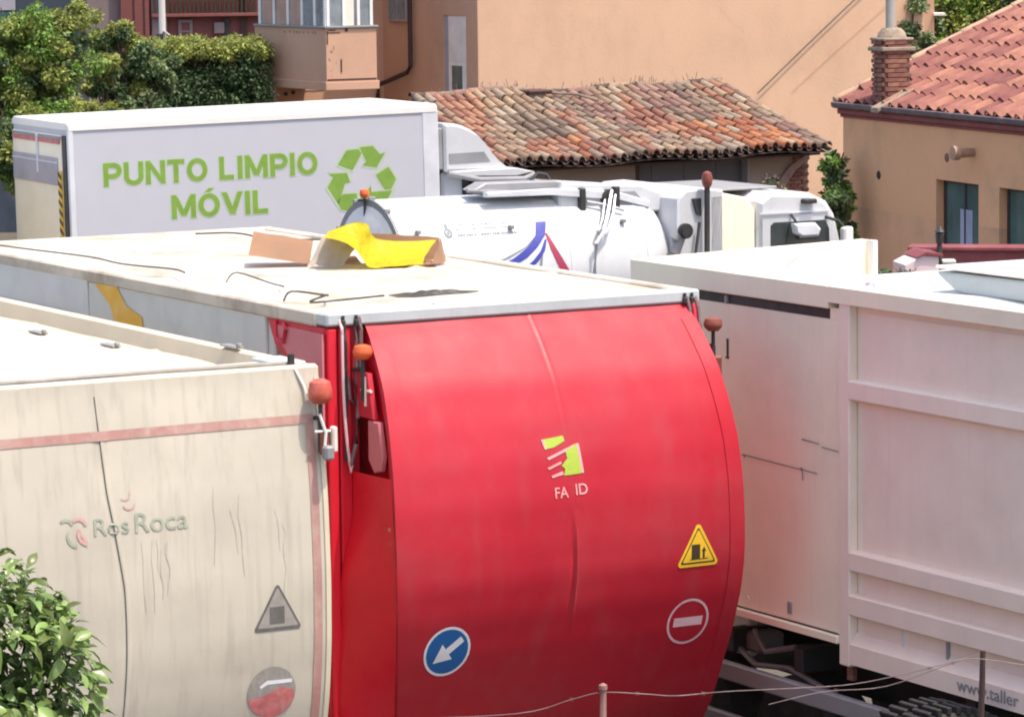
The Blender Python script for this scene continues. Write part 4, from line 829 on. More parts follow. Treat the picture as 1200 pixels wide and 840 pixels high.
# lettering with a pale halo: bold strokes
def stroke_text(name, txt, box_, m_, off, wd, grow_=0.0):
    G = {'P': (.74, [[(.1,0),(.1,1)],[(.1,.9),(.42,.9)],[(.1,.43),(.42,.43)]], [(.42,.665,.235,.235,-90,90)]),
         'U': (.80, [[(.1,.36),(.1,1)],[(.70,.36),(.70,1)]], [(.40,.36,.30,.26,180,360)]),
         'N': (.80, [[(.1,0),(.1,1)],[(.70,0),(.70,1)],[(.12,.93),(.68,.07)]], []),
         'T': (.70, [[(.35,0),(.35,.9)],[(0,.9),(.70,.9)]], []), 'O': (.86, [], [(.43,.5,.33,.40,0,360)]),
         'L': (.66, [[(.1,0),(.1,1)],[(.1,.1),(.60,.1)]], []), 'I': (.22, [[(.11,0),(.11,1)]], []),
         'M': (.96, [[(.1,0),(.1,1)],[(.86,0),(.86,1)],[(.14,.92),(.48,.12)],[(.82,.92),(.48,.12)]], []),
         'V': (.80, [[(.08,1),(.40,.06)],[(.72,1),(.40,.06)]], []), '\u00d3': (.86, [[(.38,1.06),(.54,1.22)]], [(.43,.5,.33,.40,0,360)]), ' ': (.30, [], [])}
    x = 0; items = []; wi = 0
    for ch_ in txt:
        w_, st_, ar = G[ch_]
        if ch_ == ' ': wi += 1
        for (p, q) in st_: items.append(('s', (x+p[0], p[1]), (x+q[0], q[1]), wi))
        for (cx_, cz_, rx, rz_, a0, a1) in ar: items.append(('a', x+cx_, cz_, rx, rz_, a0, a1, wi))
        x += w_+0.10
    x -= 0.10
    u0_, u1_, v0_, v1_ = box_; sx = (u1_-u0_)/x; sz = (v1_-v0_)
    bms = [bmesh.new() for _ in range(wi+1)]; k_ = 0
    def add(lp, k):
        bm = bms[it[-1]]; vs = [bm.verts.new((u0_+p[0]*sx, -0.0045-off*0.3-k*0.00006, 3.5+v0_+p[1]*sz)) for p in lp]; bm.faces.new(vs)
    hw = wd/2+grow_
    for it in items:
        k_ += 1
        if it[0] == 's':
            (x0, z0), (x1, z1) = it[1], it[2]; dx, dz = x1-x0, z1-z0; L_ = math.hypot(dx, dz); dx /= L_; dz /= L_
            e = grow_; x0 -= dx*e; z0 -= dz*e; x1 += dx*e; z1 += dz*e
            if abs(dx) > 0.05 and abs(dz) > 0.05: add([(x0-hw*1.05, z0), (x0+hw*1.05, z0), (x1+hw*1.05, z1), (x1-hw*1.05, z1)], k_)
            else: add([(x0-dz*hw, z0+dx*hw), (x0+dz*hw, z0-dx*hw), (x1+dz*hw, z1-dx*hw), (x1-dz*hw, z1+dx*hw)], k_)
        else:
            _, cx_, cz_, rx, rz_, a0, a1, _w = it; n = 20
            for i in range(n):
                t0, t1 = R_(a0+(a1-a0)*i/n), R_(a0+(a1-a0)*(i+1)/n)
                add([(cx_+(rx-hw)*math.cos(t0), cz_+(rz_-hw)*math.sin(t0)), (cx_+(rx+hw)*math.cos(t0), cz_+(rz_+hw)*math.sin(t0)), (cx_+(rx+hw)*math.cos(t1), cz_+(rz_+hw)*math.sin(t1)), (cx_+(rx-hw)*math.cos(t1), cz_+(rz_-hw)*math.sin(t1))], k_)
    for bm in bms:
        me = bpy.data.meshes.new(name); bm.to_mesh(me); bm.free(); me.materials.append(m_); link(name, me, box)
for o_, m_, g_ in ((0.002, M['greenp'], 0.045), (0.006, M['green'], 0.0)):
    stroke_text('lettering', 'PUNTO LIMPIO', (0.40, 3.055, -0.742, -0.472), m_, o_, 0.205, g_)
    stroke_text('lettering', 'M\u00d3VIL', (1.215, 2.43, -1.162, -0.888), m_, o_, 0.205, g_)
RC = [[(143,128),(183,62),(238,58),(252,80),(208,158)], [(243,50),(303,47),(335,90),(358,80),(318,152),(252,138),(272,122)], [(313,188),(372,152),(405,215),(380,262),(352,262)],
      [(385,268),(350,330),(290,330),(290,360),(235,300),(290,240),(290,270)], [(160,272),(225,272),(225,335),(180,355),(150,345),(135,308)], [(102,170),(182,170),(195,214),(172,222),(140,320),(93,235),(120,188)]]
RC = [[(3.18+(x-95)/310*0.88, -0.44-(y-45)/310*0.76) for x, y in lp] for lp in RC]
def grow(lps, d):
    o = []
    for lp in lps:
        cx_ = sum(p[0] for p in lp)/len(lp); cz_ = sum(p[1] for p in lp)/len(lp)
        o.append([(cx_+(p[0]-cx_)*(1+d), cz_+(p[1]-cz_)*(1+d)) for p in lp])
    return o
rc = None
for i_, lp in enumerate(grow(RC, 0.22)):
    q_ = decal('recycling_symbol' if rc is None else 'symbol_outline', [lp], fb, M['greenp'], rc or box, 0.0025+i_*0.0003, 0)
    rc = rc or q_
rc['label'] = 'green three arrow recycling symbol'
for lp in RC: decal('symbol_arrow', [lp], fb, M['green'], rc, 0.008, 0)
# cab with roof fairing
cabb = MB(); cabb.prism([(4.68,0.7),(4.68,2.66),(4.78,2.72),(5.45,2.70),(5.62,2.58),(5.85,1.8),(5.92,0.7)], 'y', 0.05, 2.03, 0.04); cabb.build('cab', M['trim'], box)
fr = MB(); fr.prism([(4.70,3.27),(4.84,3.265),(4.95,3.235),(5.06,3.18),(5.16,3.10),(5.25,3.00),(5.33,2.89),(5.42,2.79),(5.52,2.71),(5.60,2.66),(4.70,2.70)], 'y', 0.0, 2.0, 0.03); fr.build('roof_fairing', M['white'], box)
MB().prism([(4.76,2.91),(5.22,2.91),(5.30,2.79),(4.76,2.79)], 'y', -0.006, 0.0).build('fairing_panel', M['grey'], box)
MB().box(4.625, 4.69, 0.02, 1.9, 2.72, 3.22, 0.01).build('cooling_unit', M['grey'], box)
MB().prism([(4.70,2.70),(5.60,2.70),(5.85,2.64),(5.60,2.60),(4.95,2.64)], 'y', -0.10, 0.2, 0.01).build('sun_visor', M['white'], box)
MB().prism([(4.94,2.64),(5.18,2.62),(5.25,2.25),(4.94,2.25)], 'y', 0.03, 0.052).build('side_window', M['glass'], box)
MB().tube([(5.0,-0.02,2.62),(5.12,-0.12,2.58),(5.2,-0.15,2.45),(5.35,-0.12,2.42)], 0.05, 8).build('mirror_arm', M['dark'], box)
for x in (0.9, 5.2):
    for y in (0.2, 1.85):
        o = MB().lathe([(0.25,-0.14),(0.42,-0.14),(0.45,-0.1),(0.45,0.1),(0.42,0.14),(0.25,0.14)], (x, y, 0.45), 'y', 24).build('wheel', M['rubber'], box)
        MB().lathe([(0.01,-0.1),(0.25,-0.12),(0.25,0.12),(0.01,0.1)], (x, y, 0.45), 'y', 16).build('rim', M['grey'], o)
ch = MB(); ch.box(0.1, 5.6, 0.6, 0.75, 0.6, 0.98, 0.01); ch.box(0.1, 5.6, 1.3, 1.45, 0.6, 0.98, 0.01); ch.build('chassis', M['dark'], box)

# van at the left edge, only its tail in view
van = thing('van', 'white van with a dark side window, cut off by the left edge of the photo', 'van', (-6.35, 39.6, 0), R_(8))
vb = MB(); vb.prism([(0.0,0.35),(0.0,1.5),(0.06,2.6),(0.2,2.92),(0.5,3.05),(2.0,3.05),(2.15,2.9),(2.2,0.35)], 'y', 0.0, 5.0, 0.06)
bmesh.ops.transform(vb.bm, matrix=Matrix.Translation((-1.28, 0, 0.22)), verts=vb.bm.verts)
vb.build('body', M['white'], van)
MB().prism([(-0.5,2.35),(-0.42,2.9),(0.62,2.92),(0.78,2.75),(0.80,2.38)], 'y', -0.075, -0.055, 0.006).build('rear_window', M['glass'], van)
MB().box(-0.6, 0.82, -0.085, -0.06, 2.30, 2.345, 0.005).build('window_seal', M['rubber'], van)
for x in (-1.0, 0.7):
    for y in (0.8, 3.9): MB().lathe([(0.01,-0.11),(0.3,-0.11),(0.34,-0.06),(0.34,0.06),(0.3,0.11),(0.01,0.11)], (x, y, 0.34), 'x', 20).build('wheel', M['rubber'], van)

# ================================================================== TILED SHED
shed = thing('tiled_shed', 'low shed with an old uneven clay tile roof and a slate grey sliding door', 'shed', (4.397, 53.0, -0.80), R_(36))
shed.scale = (1.142, 1.142, 1.142)
MB().box(-4.95, -2.68, 0.25, 2.7, 0, 2.93, 0).build('wall', M['shedwall'], shed)
MB().box(-0.95, 0.0, 0.25, 2.7, 0, 2.93, 0).build('wall', M['shedwall'], shed)
MB().box(-2.68, -0.95, 0.6, 2.7, 0, 2.93, 0).build('wall', M['shedwall'], shed)
MB().box(-2.68, -0.95, 0.25, 0.6, 2.86, 2.93, 0).build('lintel', M['shedwall'], shed)
MB().box(-2.66, -0.99, 0.34, 0.40, 0.0, 2.855, 0.01).build('sliding_door', M['sheddoor'], shed)
MB().box(-0.985, -0.95, 0.23, 0.42, 0, 2.858, 0.004).build('door_jamb', M['grey'], shed)
MB().box(-2.71, -2.665, 0.23, 0.42, 0, 2.858, 0.004).build('door_jamb', M['pipe'], shed)
for x in (-2.4,-1.9,-1.4): MB().box(x, x+0.01, 0.334, 0.342, 0.0, 2.85).build('door_rib', M['sheddoor'], shed)
# patch of exposed bricks and pink plaster at the right end of the wall
bk = MB(); bk.box(-0.058, 0.058, 0, 0.035, 0, 0.040, 0.004); bkm = bk.mesh('brick', M['brick'], 0)
for r in range(16):
    for c in range(6):
        x = -0.62 + c*0.125 + (0.06 if r % 2 else 0)
        if x > -0.03 or x < -0.64+r*0.03: continue
        link('brick', bkm, shed, Matrix.Translation((x, 0.222+random.uniform(-.004,.004), 2.05+r*0.048)))
b = MB(); b.prism([(-0.62,2.42),(-0.30,2.72),(-0.05,2.84),(0.0,2.90),(0.0,2.78),(-0.22,2.66),(-0.40,2.46),(-0.5,2.38)], 'y', 0.214, 0.248, 0.0); b.build('plaster_patch', M['shedpink'], shed)
# roof
def rp(u, v, h=0.0):     # u along eave 0..1, v eave to ridge
    e = Vector((-5.00+4.99*u, -0.16, 2.945)); r = Vector((-4.20+4.84*u, 2.85, 3.60+0.02*math.sin(u*9)))
    p = e.lerp(r, v); sag = -0.035*math.sin(PI*v)*(1+0.6*math.sin(u*11)) + 0.02*math.sin(u*17+v*3)
    return p + Vector((0, 0, sag+h))
b = MB(); b.grid(lambda u, v: rp(u, v, -0.05), 40, 10); b.build('roof_deck', M['t_dark'], shed)
NCOL, NROW = 32, 9
DV = (rp(0,1)-rp(0,0)); Ltile = DV.length/NROW*1.18
def barrel(m):
    b = MB(); n = 6; rr = 0.053
    V = []
    for j, (t, s_) in enumerate(((0, 1.03), (1, 0.90))):
        for th in (0, 1):
            V.append([b.bm.verts.new(((rr-0.012*th)*s_*math.cos(PI*k/n), t*Ltile, (rr-0.012*th)*s_*math.sin(PI*k/n)*1.35)) for k in range(n+1)])
    for k in range(n):
        b.bm.faces.new((V[0][k], V[0][k+1], V[2][k+1], V[2][k])); b.bm.faces.new((V[1][k], V[1][k+1], V[0][k+1], V[0][k]))
    return b.mesh('tile', M[m], 60)
TM = {k: barrel('t_'+k) for k in TILE_COLS}
rs = random.Random(21); colr = [rs.uniform(-.24, .24) for _ in range(NCOL)]
def tilecol(u, v):
    n = noise.noise(Vector((u*7, v*1.6, 2.2))) + colr[min(NCOL-1, int(u*NCOL))] + rs.uniform(-0.09, 0.09)
    if 0.70 < u < 0.93 and v < 0.42: return rs.choice(['orange', 'orange', 'orange', 'terra', 'pale'])
    if 0.12 < u < 0.36 and v < 0.30: return rs.choice(['orange', 'terra', 'terra', 'pale', 'rose'])
    if u < 0.35: return 'terra' if n < -0.12 else ('buff' if n < 0.18 else ('pale' if n < 0.3 else 'grey'))
    return 'rose' if n < -0.24 else ('grey' if n < -0.02 else ('buff' if n < 0.2 else ('pale' if n < 0.34 else 'terra')))
def frame_at(p, d, nrm):
    y = d.normalized(); x = y.cross(nrm).normalized(); z = x.cross(y).normalized()
    return Matrix.Translation(p) @ Matrix((x, y, z)).transposed().to_4x4()
for i in range(NCOL):
    for j in range(NROW):
        u = (i+0.5)/NCOL; v = j/NROW
        p = rp(u, v, 0.012*(1 if j else 1)); d = rp(u, min(1, v+1/NROW)) - rp(u, v)
        p = p + Vector((rs.uniform(-.010,.010), rs.uniform(-.02,.02) if j else rs.uniform(-.04,.01), rs.uniform(0,.007)))
        mt = frame_at(p, d + Vector((rs.uniform(-.02,.02), 0, -0.012)), Vector((0, 0, 1)))
        link('tile', TM[tilecol(u, v)], shed, mt)
b = MB()
for i in range(NCOL+1):          # channel tiles between the covers, coloured dark for the shade in the gaps
    u = i/NCOL
    for j in range(NROW):
        for k in range(3):
            a0_, a1_ = PI+PI*k/3, PI+PI*(k+1)/3
            P = lambda a_, vv, s_: rp(min(1, u), vv) + Vector((0.06*s_*math.cos(a_), 0, 0.04*math.sin(a_)*s_+0.004))
            b._new([P(a0_, j/NROW, 0.9), P(a1_, j/NROW, 0.9), P(a1_, min(1, (j+1)/NROW), 1.0), P(a0_, min(1, (j+1)/NROW), 1.0)], [(0,1,2,3)])
b.build('channel_tiles', M['t_dark'], shed, kind='stuff', recalc=False)
for i in range(22):              # ridge tiles and right-hand verge tiles
    u = i/22; p = rp(u, 1.0, 0.02); d = rp(min(1, u+0.05), 1.0)-rp(u, 1.0)
    link('ridge_tile', TM[rs.choice(['grey','buff','dark','rose'])], shed, frame_at(p + Vector((0,-0.01,rs.uniform(0,.012))), d, Vector((0,0,1))) @ Matrix.Scale(0.75, 4))
for j in range(10):
    v = j/10; p = rp(1.0, v, 0.03) + Vector((0.0,0,0)); link('verge_tile', TM[rs.choice(['buff','grey','rose'])], shed, frame_at(p, rp(1,min(1,v+.1))-rp(1,v), Vector((0,0,1))) @ Matrix.Scale(0.9, 4))
MB().box(-4.98, -0.03, -0.02, 0.26, 2.845, 2.87, 0).build('eave_board', M['pipe'], shed)
vt = MB(); vt.box(-2.62, -2.36, 2.5, 2.8, 3.50, 3.62, 0.01); vt.build('roof_vent', M['stonecap'], shed)
MB().box(-2.66, -2.30, 2.45, 2.85, 3.62, 3.66, 0.01).build('vent_cap', M['pipe'], shed)
MB().tube([(-2.32,2.55,3.62),(-2.10,2.2,3.60),(-2.0,1.9,3.53)], 0.02, 6).build('pale_mortar_line', M['t_pale'], shed)
# weeds on the shed ridge and eave: thin stalks
b = MB()
for i in range(60):
    u = rs.random(); p = rp(u, 1.0, 0.05); b.tube([p, p+Vector((rs.uniform(-.05,.05), 0, rs.uniform(.04,.12)))], 0.004, 3, False)
b.build('dry_weeds', M['drybush'], shed, kind='stuff')

# ================================================================== SALMON APARTMENT BLOCK
blk = thing('apartment_block', 'salmon rendered apartment block with an enclosed corner balcony and a brown downpipe', 'building', (-0.45, 58, 0), ANG)
MB().box(0.0, 8.35, 0.0, 3.7, 0, 9.0).build('wall', M['render'], blk)
MB().box(-0.02, 0.0, 0.0, 0.38, 0, 9.0).build('wall', M['render2'], blk)
MB().box(-0.02, 0.0, 1.12, 3.2, 0, 9.0).build('wall', M['render2'], blk)
MB().box(-0.02, 0.0, 0.38, 1.12, 0, 3.12).build('wall', M['render2'], blk)
MB().box(-0.02, 0.0, 0.38, 1.12, 4.34, 9.0).build('wall', M['render2'], blk)
MB().box(-1.95, -0.02, 3.2, 3.7, 0, 9.0).build('wall', M['render2'], blk)
wdw = MB(); wdw.box(0.005, 0.03, 0.42, 1.08, 3.14, 3.18, 0.004); wdw.box(0.005, 0.03, 0.42, 0.48, 3.18, 4.3, 0.004); wdw.box(0.005, 0.03, 1.02, 1.08, 3.18, 4.3, 0.004)
wdw = None
wn = thing('x', None, None) if False else None
fm = MB(); fm.box(-0.014, 0.0, 0.40, 0.53, 3.12, 3.60, 0.003); fm.box(-0.012, 0.0, 0.90, 0.98, 3.12, 3.60, 0.003); fm.box(-0.012, 0.0, 0.47, 0.90, 3.12, 3.18, 0.003); fm.box(-0.012, 0.0, 0.47, 0.90, 3.56, 3.60, 0.003)
fo = fm.build('window', M['wframe'], blk)
MB().box(-0.006, 0.0, 0.52, 0.88, 3.18, 3.56).build('pane', M['tealglass'], fo)
MB().box(-0.010, 0.0, 0.40, 0.98, 3.60, 4.335, 0.0).build('shutter', M['shutter'], fo)
MB().box(-0.006, 0.0, 0.98, 1.12, 3.12, 4.335, 0.0).build('window_reveal', M['greyp'], blk)
MB().box(-0.05, 0.0, 0.36, 1.14, 3.07, 3.118, 0.004).build('sill', M['shutter'], fo)
# balcony
MB().box(-2.30, -1.44, 0.65, 3.2, 3.38, 4.19).build('balcony_parapet', M['render2'], blk)
MB().box(-2.33, -1.41, 0.62, 3.3, 3.25, 3.378, 0.006).build('balcony_slab', M['render2'], blk)
MB().box(-2.33, -1.41, 0.62, 3.2, 4.192, 4.225, 0.006).build('coping', M['grey'], blk)
gl = MB(); gl.box(-2.27, -1.47, 0.70, 3.1, 4.227, 5.6); go = gl.build('balcony_glazing', M['balglass'], blk)
for y in (0.70, 1.05, 1.5, 2.0, 2.5, 3.02): MB().box(-2.29, -2.25, y, y+0.06, 4.227, 5.6, 0.004).build('glazing_bar', M['wframe'], go)
for x in (-2.27, -2.0, -1.75, -1.53): MB().box(x, x+0.05, 0.675, 0.705, 4.227, 5.6, 0.004).build('glazing_bar', M['wframe'], go)
for y in (1.6, 2.1, 2.6): MB().box(-2.275, -2.268, y, y+0.34, 4.23, 5.55).build('curtain', M['balcurt'], go)
MB().box(-1.95, -1.80, 0.692, 0.698, 4.23, 5.5).build('curtain', M['pinkw'], go)
MB().box(-0.055, -0.03, 2.30, 2.95, 4.22, 5.5, 0.004).build('window', M['greyp'], blk)
MB().box(-0.065, -0.057, 2.36, 2.60, 4.27, 5.4).build('pane', M['balglass'], blk); MB().box(-0.065, -0.057, 2.66, 2.90, 4.27, 5.4).build('pane', M['balglass'], blk)
k = MB(); k.tube([(-0.09,2.12,9.0),(-0.09,2.12,3.52),(-0.10,2.22,3.42),(-0.12,2.9,3.26),(-0.16,3.10,3.20),(-0.17,3.13,3.0),(-0.17,3.13,2.0)], 0.038, 10); k.build('downpipe', M['pipe'], blk)
MB().box(-2.06, -2.04, 0.640, 0.65, 3.52, 3.72).build('cable_slot', M['pipe'], blk)
for x, z, wd, hh in ((-2.28,4.12,0.22,0.012),(-2.26,4.155,0.12,0.015),(-1.98,4.14,0.05,0.05),(-2.29,3.95,0.018,0.2)):
    MB().box(x, x+wd, 0.643, 0.6495, z, z+hh, 0).build('cable_clip', M['pipe'], blk)
MB().box(-2.29, -1.45, 0.642, 0.6495, 3.395, 3.42, 0).build('shadow_gap', M['pipe'], blk)
for i in range(9):
    y = 1.0+i*0.13+0.04*math.sin(i*5); MB().prism([(y,4.13),(y+0.05,4.14),(y+0.04,4.11),(y+0.01,4.10)], 'x', -2.306, -2.3005).build('flaked_patch', M['stonecap'], blk)
rs = random.Random(3)
for i in range(7):
    x = -2.27 + rs.uniform(0, 0.14); z = 3.45+rs.random()*0.5; MB().prism([(x+rs.uniform(-.03,.03), z+rs.uniform(-.03,.03)) for _ in range(3)], 'y', 0.644, 0.6495).build('flaked_patch', M['stonecap'], blk)
for i, (x, z) in enumerate(((-1.78, 3.10), (-1.65, 3.12))): MB().lathe([(0.03,0),(0.03,-0.03)], (x, 3.2, z), 'y', 10).build('wall_hook', M['pipe'], blk)
MB().box(-1.95, -1.1, 3.19, 3.2, 3.14, 3.16).build('ledge', M['render2'], blk)
rs = random.Random(40)
for x0, z0 in ((1.2,4.35),(3.4,3.5),(4.4,4.4),(6.3,4.1),(2.3,3.4),(7.2,3.4)):
    lp = []; x, z = x0, z0
    for k in range(9):
        nx, nz = x+rs.uniform(-0.05,0.12), z-rs.uniform(0.02,0.09); wv = rs.uniform(0.002,0.004); lp.append([(x-wv,z),(x+wv,z),(nx+wv,nz),(nx-wv,nz)]); x, z = nx, nz
    decal('hairline_crack', lp, lambda u, v, off: Vector((u, -off, v)), M['render2'], blk, 0.003, 0)
BW = Matrix.Translation((-0.45, 58, 0)) @ Matrix.Rotation(ANG, 4, 'Z')
cable('taut black cable running up the salmon wall at the right', [BW@Vector((5.05,-0.06,3.0)), BW@Vector((6.0,-0.05,3.74)), BW@Vector((6.95,-0.05,4.47)), BW@Vector((8.0,-0.04,5.25))], 0.010, M['cable'])
cable('faint thin cable lower down on the salmon wall', [BW@Vector((5.75,-0.03,3.05)), BW@Vector((6.7,-0.03,3.75)), BW@Vector((7.9,-0.03,4.6))], 0.004, M['render2'])

# ================================================================== OCHRE HOUSE on the right
hA = R_(-70.7)
hs = thing('ochre_house', 'single storey ochre house with a red tiled roof, maroon cornice and brick chimney', 'house', (4.3, 48, 0), hA)
W_ = [(2.64, 3.79), (4.33, 5.5)]
def wallseg(x0, x1, z0, z1, m='render3', th=0.3): MB().box(x0, x1, 0.0, th, z0, z1).build('wall', M[m], hs)
wallseg(-0.08, 2.64, 2.10, 3.22); wallseg(3.79, 4.33, 2.10, 3.22); wallseg(5.5, 8.5, 2.10, 3.22)
wallseg(2.64, 3.79, 2.585, 3.22); wallseg(4.33, 5.5, 2.585, 3.22)
wallseg(-0.08, 2.64, 0, 2.10, 'render3b'); wallseg(2.64, 8.5, 0, 1.72, 'render3b'); wallseg(3.79, 4.33, 1.72, 2.10, 'render3b'); wallseg(5.5, 8.5, 1.72, 2.10, 'render3b')
MB().box(-0.08, 8.5, 0.5, 5.6, 0, 3.2).build('wall', M['render3'], hs, 'inner block of the house')
for x0, x1 in W_:
    f = MB(); f.box(x0, x1, 0.10, 0.14, 1.72, 1.76, 0.004); f.box(x0, x1, 0.10, 0.14, 2.545, 2.585, 0.004); f.box(x0, x0+0.05, 0.10, 0.14, 1.76, 2.545, 0.004); f.box(x1-0.05, x1, 0.10, 0.14, 1.76, 2.545, 0.004); f.box((x0+x1)/2-0.02, (x0+x1)/2+0.02, 0.10, 0.14, 1.76, 2.545, 0.004)
    fo = f.build('window', M['pipe'], hs)
    MB().box(x0+0.05, (x0+x1)/2-0.02, 0.115, 0.125, 1.76, 2.545).build('pane', M['tealglass'], fo)
    MB().box((x0+x1)/2+0.02, x1-0.05, 0.115, 0.125, 1.76, 2.545).build('pane', M['tealglass'], fo)
    cw = MB(); cw.grid(lambda u, v: Vector((x0+0.45+u*0.32, 0.105+0.006*math.sin(u*20), 1.77+v*0.48)), 24, 2); cw.build('curtain', M['curtain'], fo, smooth=80)
MB().box(-0.10, 8.5, -0.035, 0.30, 3.222, 3.262, 0.008).build('cornice', M['maroon'], hs)
MB().box(-0.11, 8.5, -0.075, 0.30, 3.264, 3.335, 0.012).build('cornice', M['maroon'], hs)
gt = MB(); gt.prism([(-0.15,3.36),(-0.155,3.41),(-0.13,3.42),(-0.03,3.41),(-0.03,3.338),(-0.11,3.337)], 'x', -0.12, 8.5, 0.0); gt.build('gutter', M['gutter'], hs)
sl = 0.452
def hz_(y): return 3.425 + (y+0.04)*sl
MB().prism([(-0.02,hz_(-0.02)-0.06),(6.0,hz_(6.0)-0.06),(6.0,3.0),(0.3,3.0),(0.3,3.345),(-0.02,3.345)], 'x', -0.11, 8.5).build('roof_deck', M['maroon'], hs)
ca_ = math.atan(sl); TW, TL = 0.262, 0.36
def stile(nm='tile'):
    b = MB(); n = 9; pr = []
    for k in range(n):
        t = k/(n-1); x = t*TW*1.06
        z = 0.055*math.sin(PI*min(1, t/0.62)) if t < 0.62 else -0.012*math.sin(PI*(t-0.62)/0.38)
        pr.append((x, z))
    T0 = [b.bm.verts.new((x, -0.0, z+0.030)) for x, z in pr]; T1_ = [b.bm.verts.new((x, TL*1.12, z*0.97+0.004)) for x, z in pr]; T2 = [b.bm.verts.new((x, 0.004, z-0.004)) for x, z in pr]
    for k in range(n-1): b.bm.faces.new((T0[k], T0[k+1], T1_[k+1], T1_[k])); b.bm.faces.new((T2[k], T2[k+1], T0[k+1], T0[k]))
    return b
stm = stile().mesh('tile', M['housetile'], 50)
rs = random.Random(8); far_ = MB()
RX = Matrix.Rotation(ca_, 4, 'X')
for i in range(31):
    for j in range(18):
        x = -0.10+i*TW; y = -0.07+j*TL*math.cos(ca_)*0.97
        vis = (j < 15 and i < 21 and (x > 2.0*(0) + max(0, (y-2.2))*0.0) and i*0.6+j < 24)
        mt = Matrix.Translation((x+rs.uniform(-.008,.008), y+rs.uniform(-.025,.025), hz_(y)-0.02+rs.uniform(0,.016))) @ RX @ Matrix.Rotation(rs.uniform(-.012,.012), 4, 'Z')
        if vis: link('tile', stm, hs, mt)
        else:
            t = bmesh.new(); t.from_mesh(stm); t.transform(mt); mm = bpy.data.meshes.new('t'); t.to_mesh(mm); t.free(); far_.bm.from_mesh(mm); bpy.data.meshes.remove(mm)
far_.build('outer_tiles', M['housetile'], hs, kind='stuff', recalc=False)
vg = MB(); vg.lathe([(0.055,0),(0.062,0.01),(0.050,0.42)], (0,0,0), 'y', 10); vgm = vg.mesh('verge_tile', M['verge'], 60)
for j in range(15):
    y = -0.10+j*0.36; link('verge_tile', vgm, hs, Matrix.Translation((-0.115, y, hz_(y)+0.03)) @ RX)
# chimney
chx0, chx1, chy0, chy1 = 0.82, 1.17, 0.0, 0.36
ch_o = MB().box(chx0+0.01, chx1-0.01, chy0+0.01, chy1-0.01, 3.40, 4.22).build('chimney', M['mortar'], hs)
bm1 = MB(); bm1.box(-0.085, 0.085, -0.02, 0.02, -0.024, 0.024, 0.004); bmm = bm1.mesh('brick', M['brick'], 0)
for r in range(13):
    z = 3.50+r*0.058
    for c in range(3):
        y = chy0+0.03+c*0.18-(0.09 if r % 2 else 0)
        if chy0-0.02 < y < chy1+0.0: link('brick', bmm, ch_o, Matrix.Translation((chx1+0.002+rs.uniform(-.003,.004), min(max(y, chy0+0.085), chy1-0.085), z)) @ Matrix.Rotation(PI/2, 4, 'Z'))
        x = chx0+0.03+c*0.18-(0.09 if r % 2 else 0)
        if chx0-0.02 < x < chx1: link('brick', bmm, ch_o, Matrix.Translation((min(max(x, chx0+0.085), chx1-0.085), chy0-0.004, z)))
MB().box(chx0-0.05, chx1+0.05, chy0-0.05, chy1+0.05, 4.09, 4.14, 0.01).build('chimney_collar', M['stonecap'], ch_o)
MB().box(chx0-0.03, chx1+0.03, chy0-0.03, chy1+0.03, 4.22, 4.255, 0.01).build('cap_slab', M['stonecap'], ch_o)
b = MB(); b.lathe([(0.19,4.256),(0.17,4.32),(0.12,4.37),(0.05,4.38)], ((chx0+chx1)/2, (chy0+chy1)/2, 0), 'z', 14); b.build('chimney_cap', M['stonecap'], ch_o)
MB().tube([(1.02,0.15,4.36),(1.02,0.15,5.3)], 0.06, 14).build('flue_pipe', M['pvc'], ch_o)
MB().prism([(-0.20,3.40),(0.30,3.635),(0.30,3.55),(-0.20,3.34)], 'x', 1.175, 1.40, 0.01).build('mortar_fillet', M['stonecap'], hs)
MB().tube([(0.72,0.25,3.62),(0.72,0.25,3.82)], 0.03, 8).build('vent_stub', M['brick'], hs)
# wall fittings
MB().lathe([(0.001,-0.28),(0.085,-0.28),(0.085,-0.20),(0.06,-0.18),(0.05,0.0)], (3.66, 0, 2.96), 'y', 18).build('flue_cowl', M['verge'], hs)
MB().lathe([(0.05,-0.01),(0.055,0.0)], (1.0, -0.0, 2.54), 'y', 14).build('wall_hole', M['pipe'], hs)
MB().lathe([(0.05,-0.01),(0.055,0.0)], (2.94, -0.0, 2.86), 'y', 14).build('wall_hole', M['rust'], hs)

# low walls, lantern and dry bush before the house
mw = thing('garden_wall', 'maroon painted low wall with a rail below the ochre house windows', 'wall', (4.35, 40.6, 0), R_(-12))
MB().box(0.0, 4.0, 0, 0.25, 0, 2.14).build('wall', M['maroon'], mw)
MB().box(-0.04, 4.0, -0.05, 0.30, 2.142, 2.19, 0.01).build('coping', M['maroon'], mw)
MB().box(-0.02, 4.0, -0.02, 0.0, 1.98, 2.02, 0.004).build('rail', M['gutter'], mw)
pw = thing('whitewashed_pier', 'pale pink whitewashed gable pier with dark red coping beside the lantern', 'wall', (4.02, 38.2, -0.07), R_(8))
MB().prism([(0.0,0),(0.0,2.27),(0.20,2.37),(0.36,2.35),(0.36,0)], 'y', 0, 0.5, 0.01).build('pier', M['pinkwall'], pw)
MB().prism([(0.12,2.345),(0.22,2.40),(0.40,2.375),(0.40,2.35),(0.21,2.372)], 'y', -0.03, 0.53).build('coping', M['maroon'], pw)
lt = thing('garden_lantern', 'small black post lantern between the pink pier and the maroon wall', 'lantern', (4.40, 38.4, 0))
MB().tube([(0,0,0),(0,0,2.38)], 0.03, 10).build('post', M['dark'], lt)
MB().lathe([(0.02,2.38),(0.04,2.42),(0.045,2.50),(0.03,2.52)], (0,0,0), 'z', 8).build('lamp_glass', M['glass'], lt)
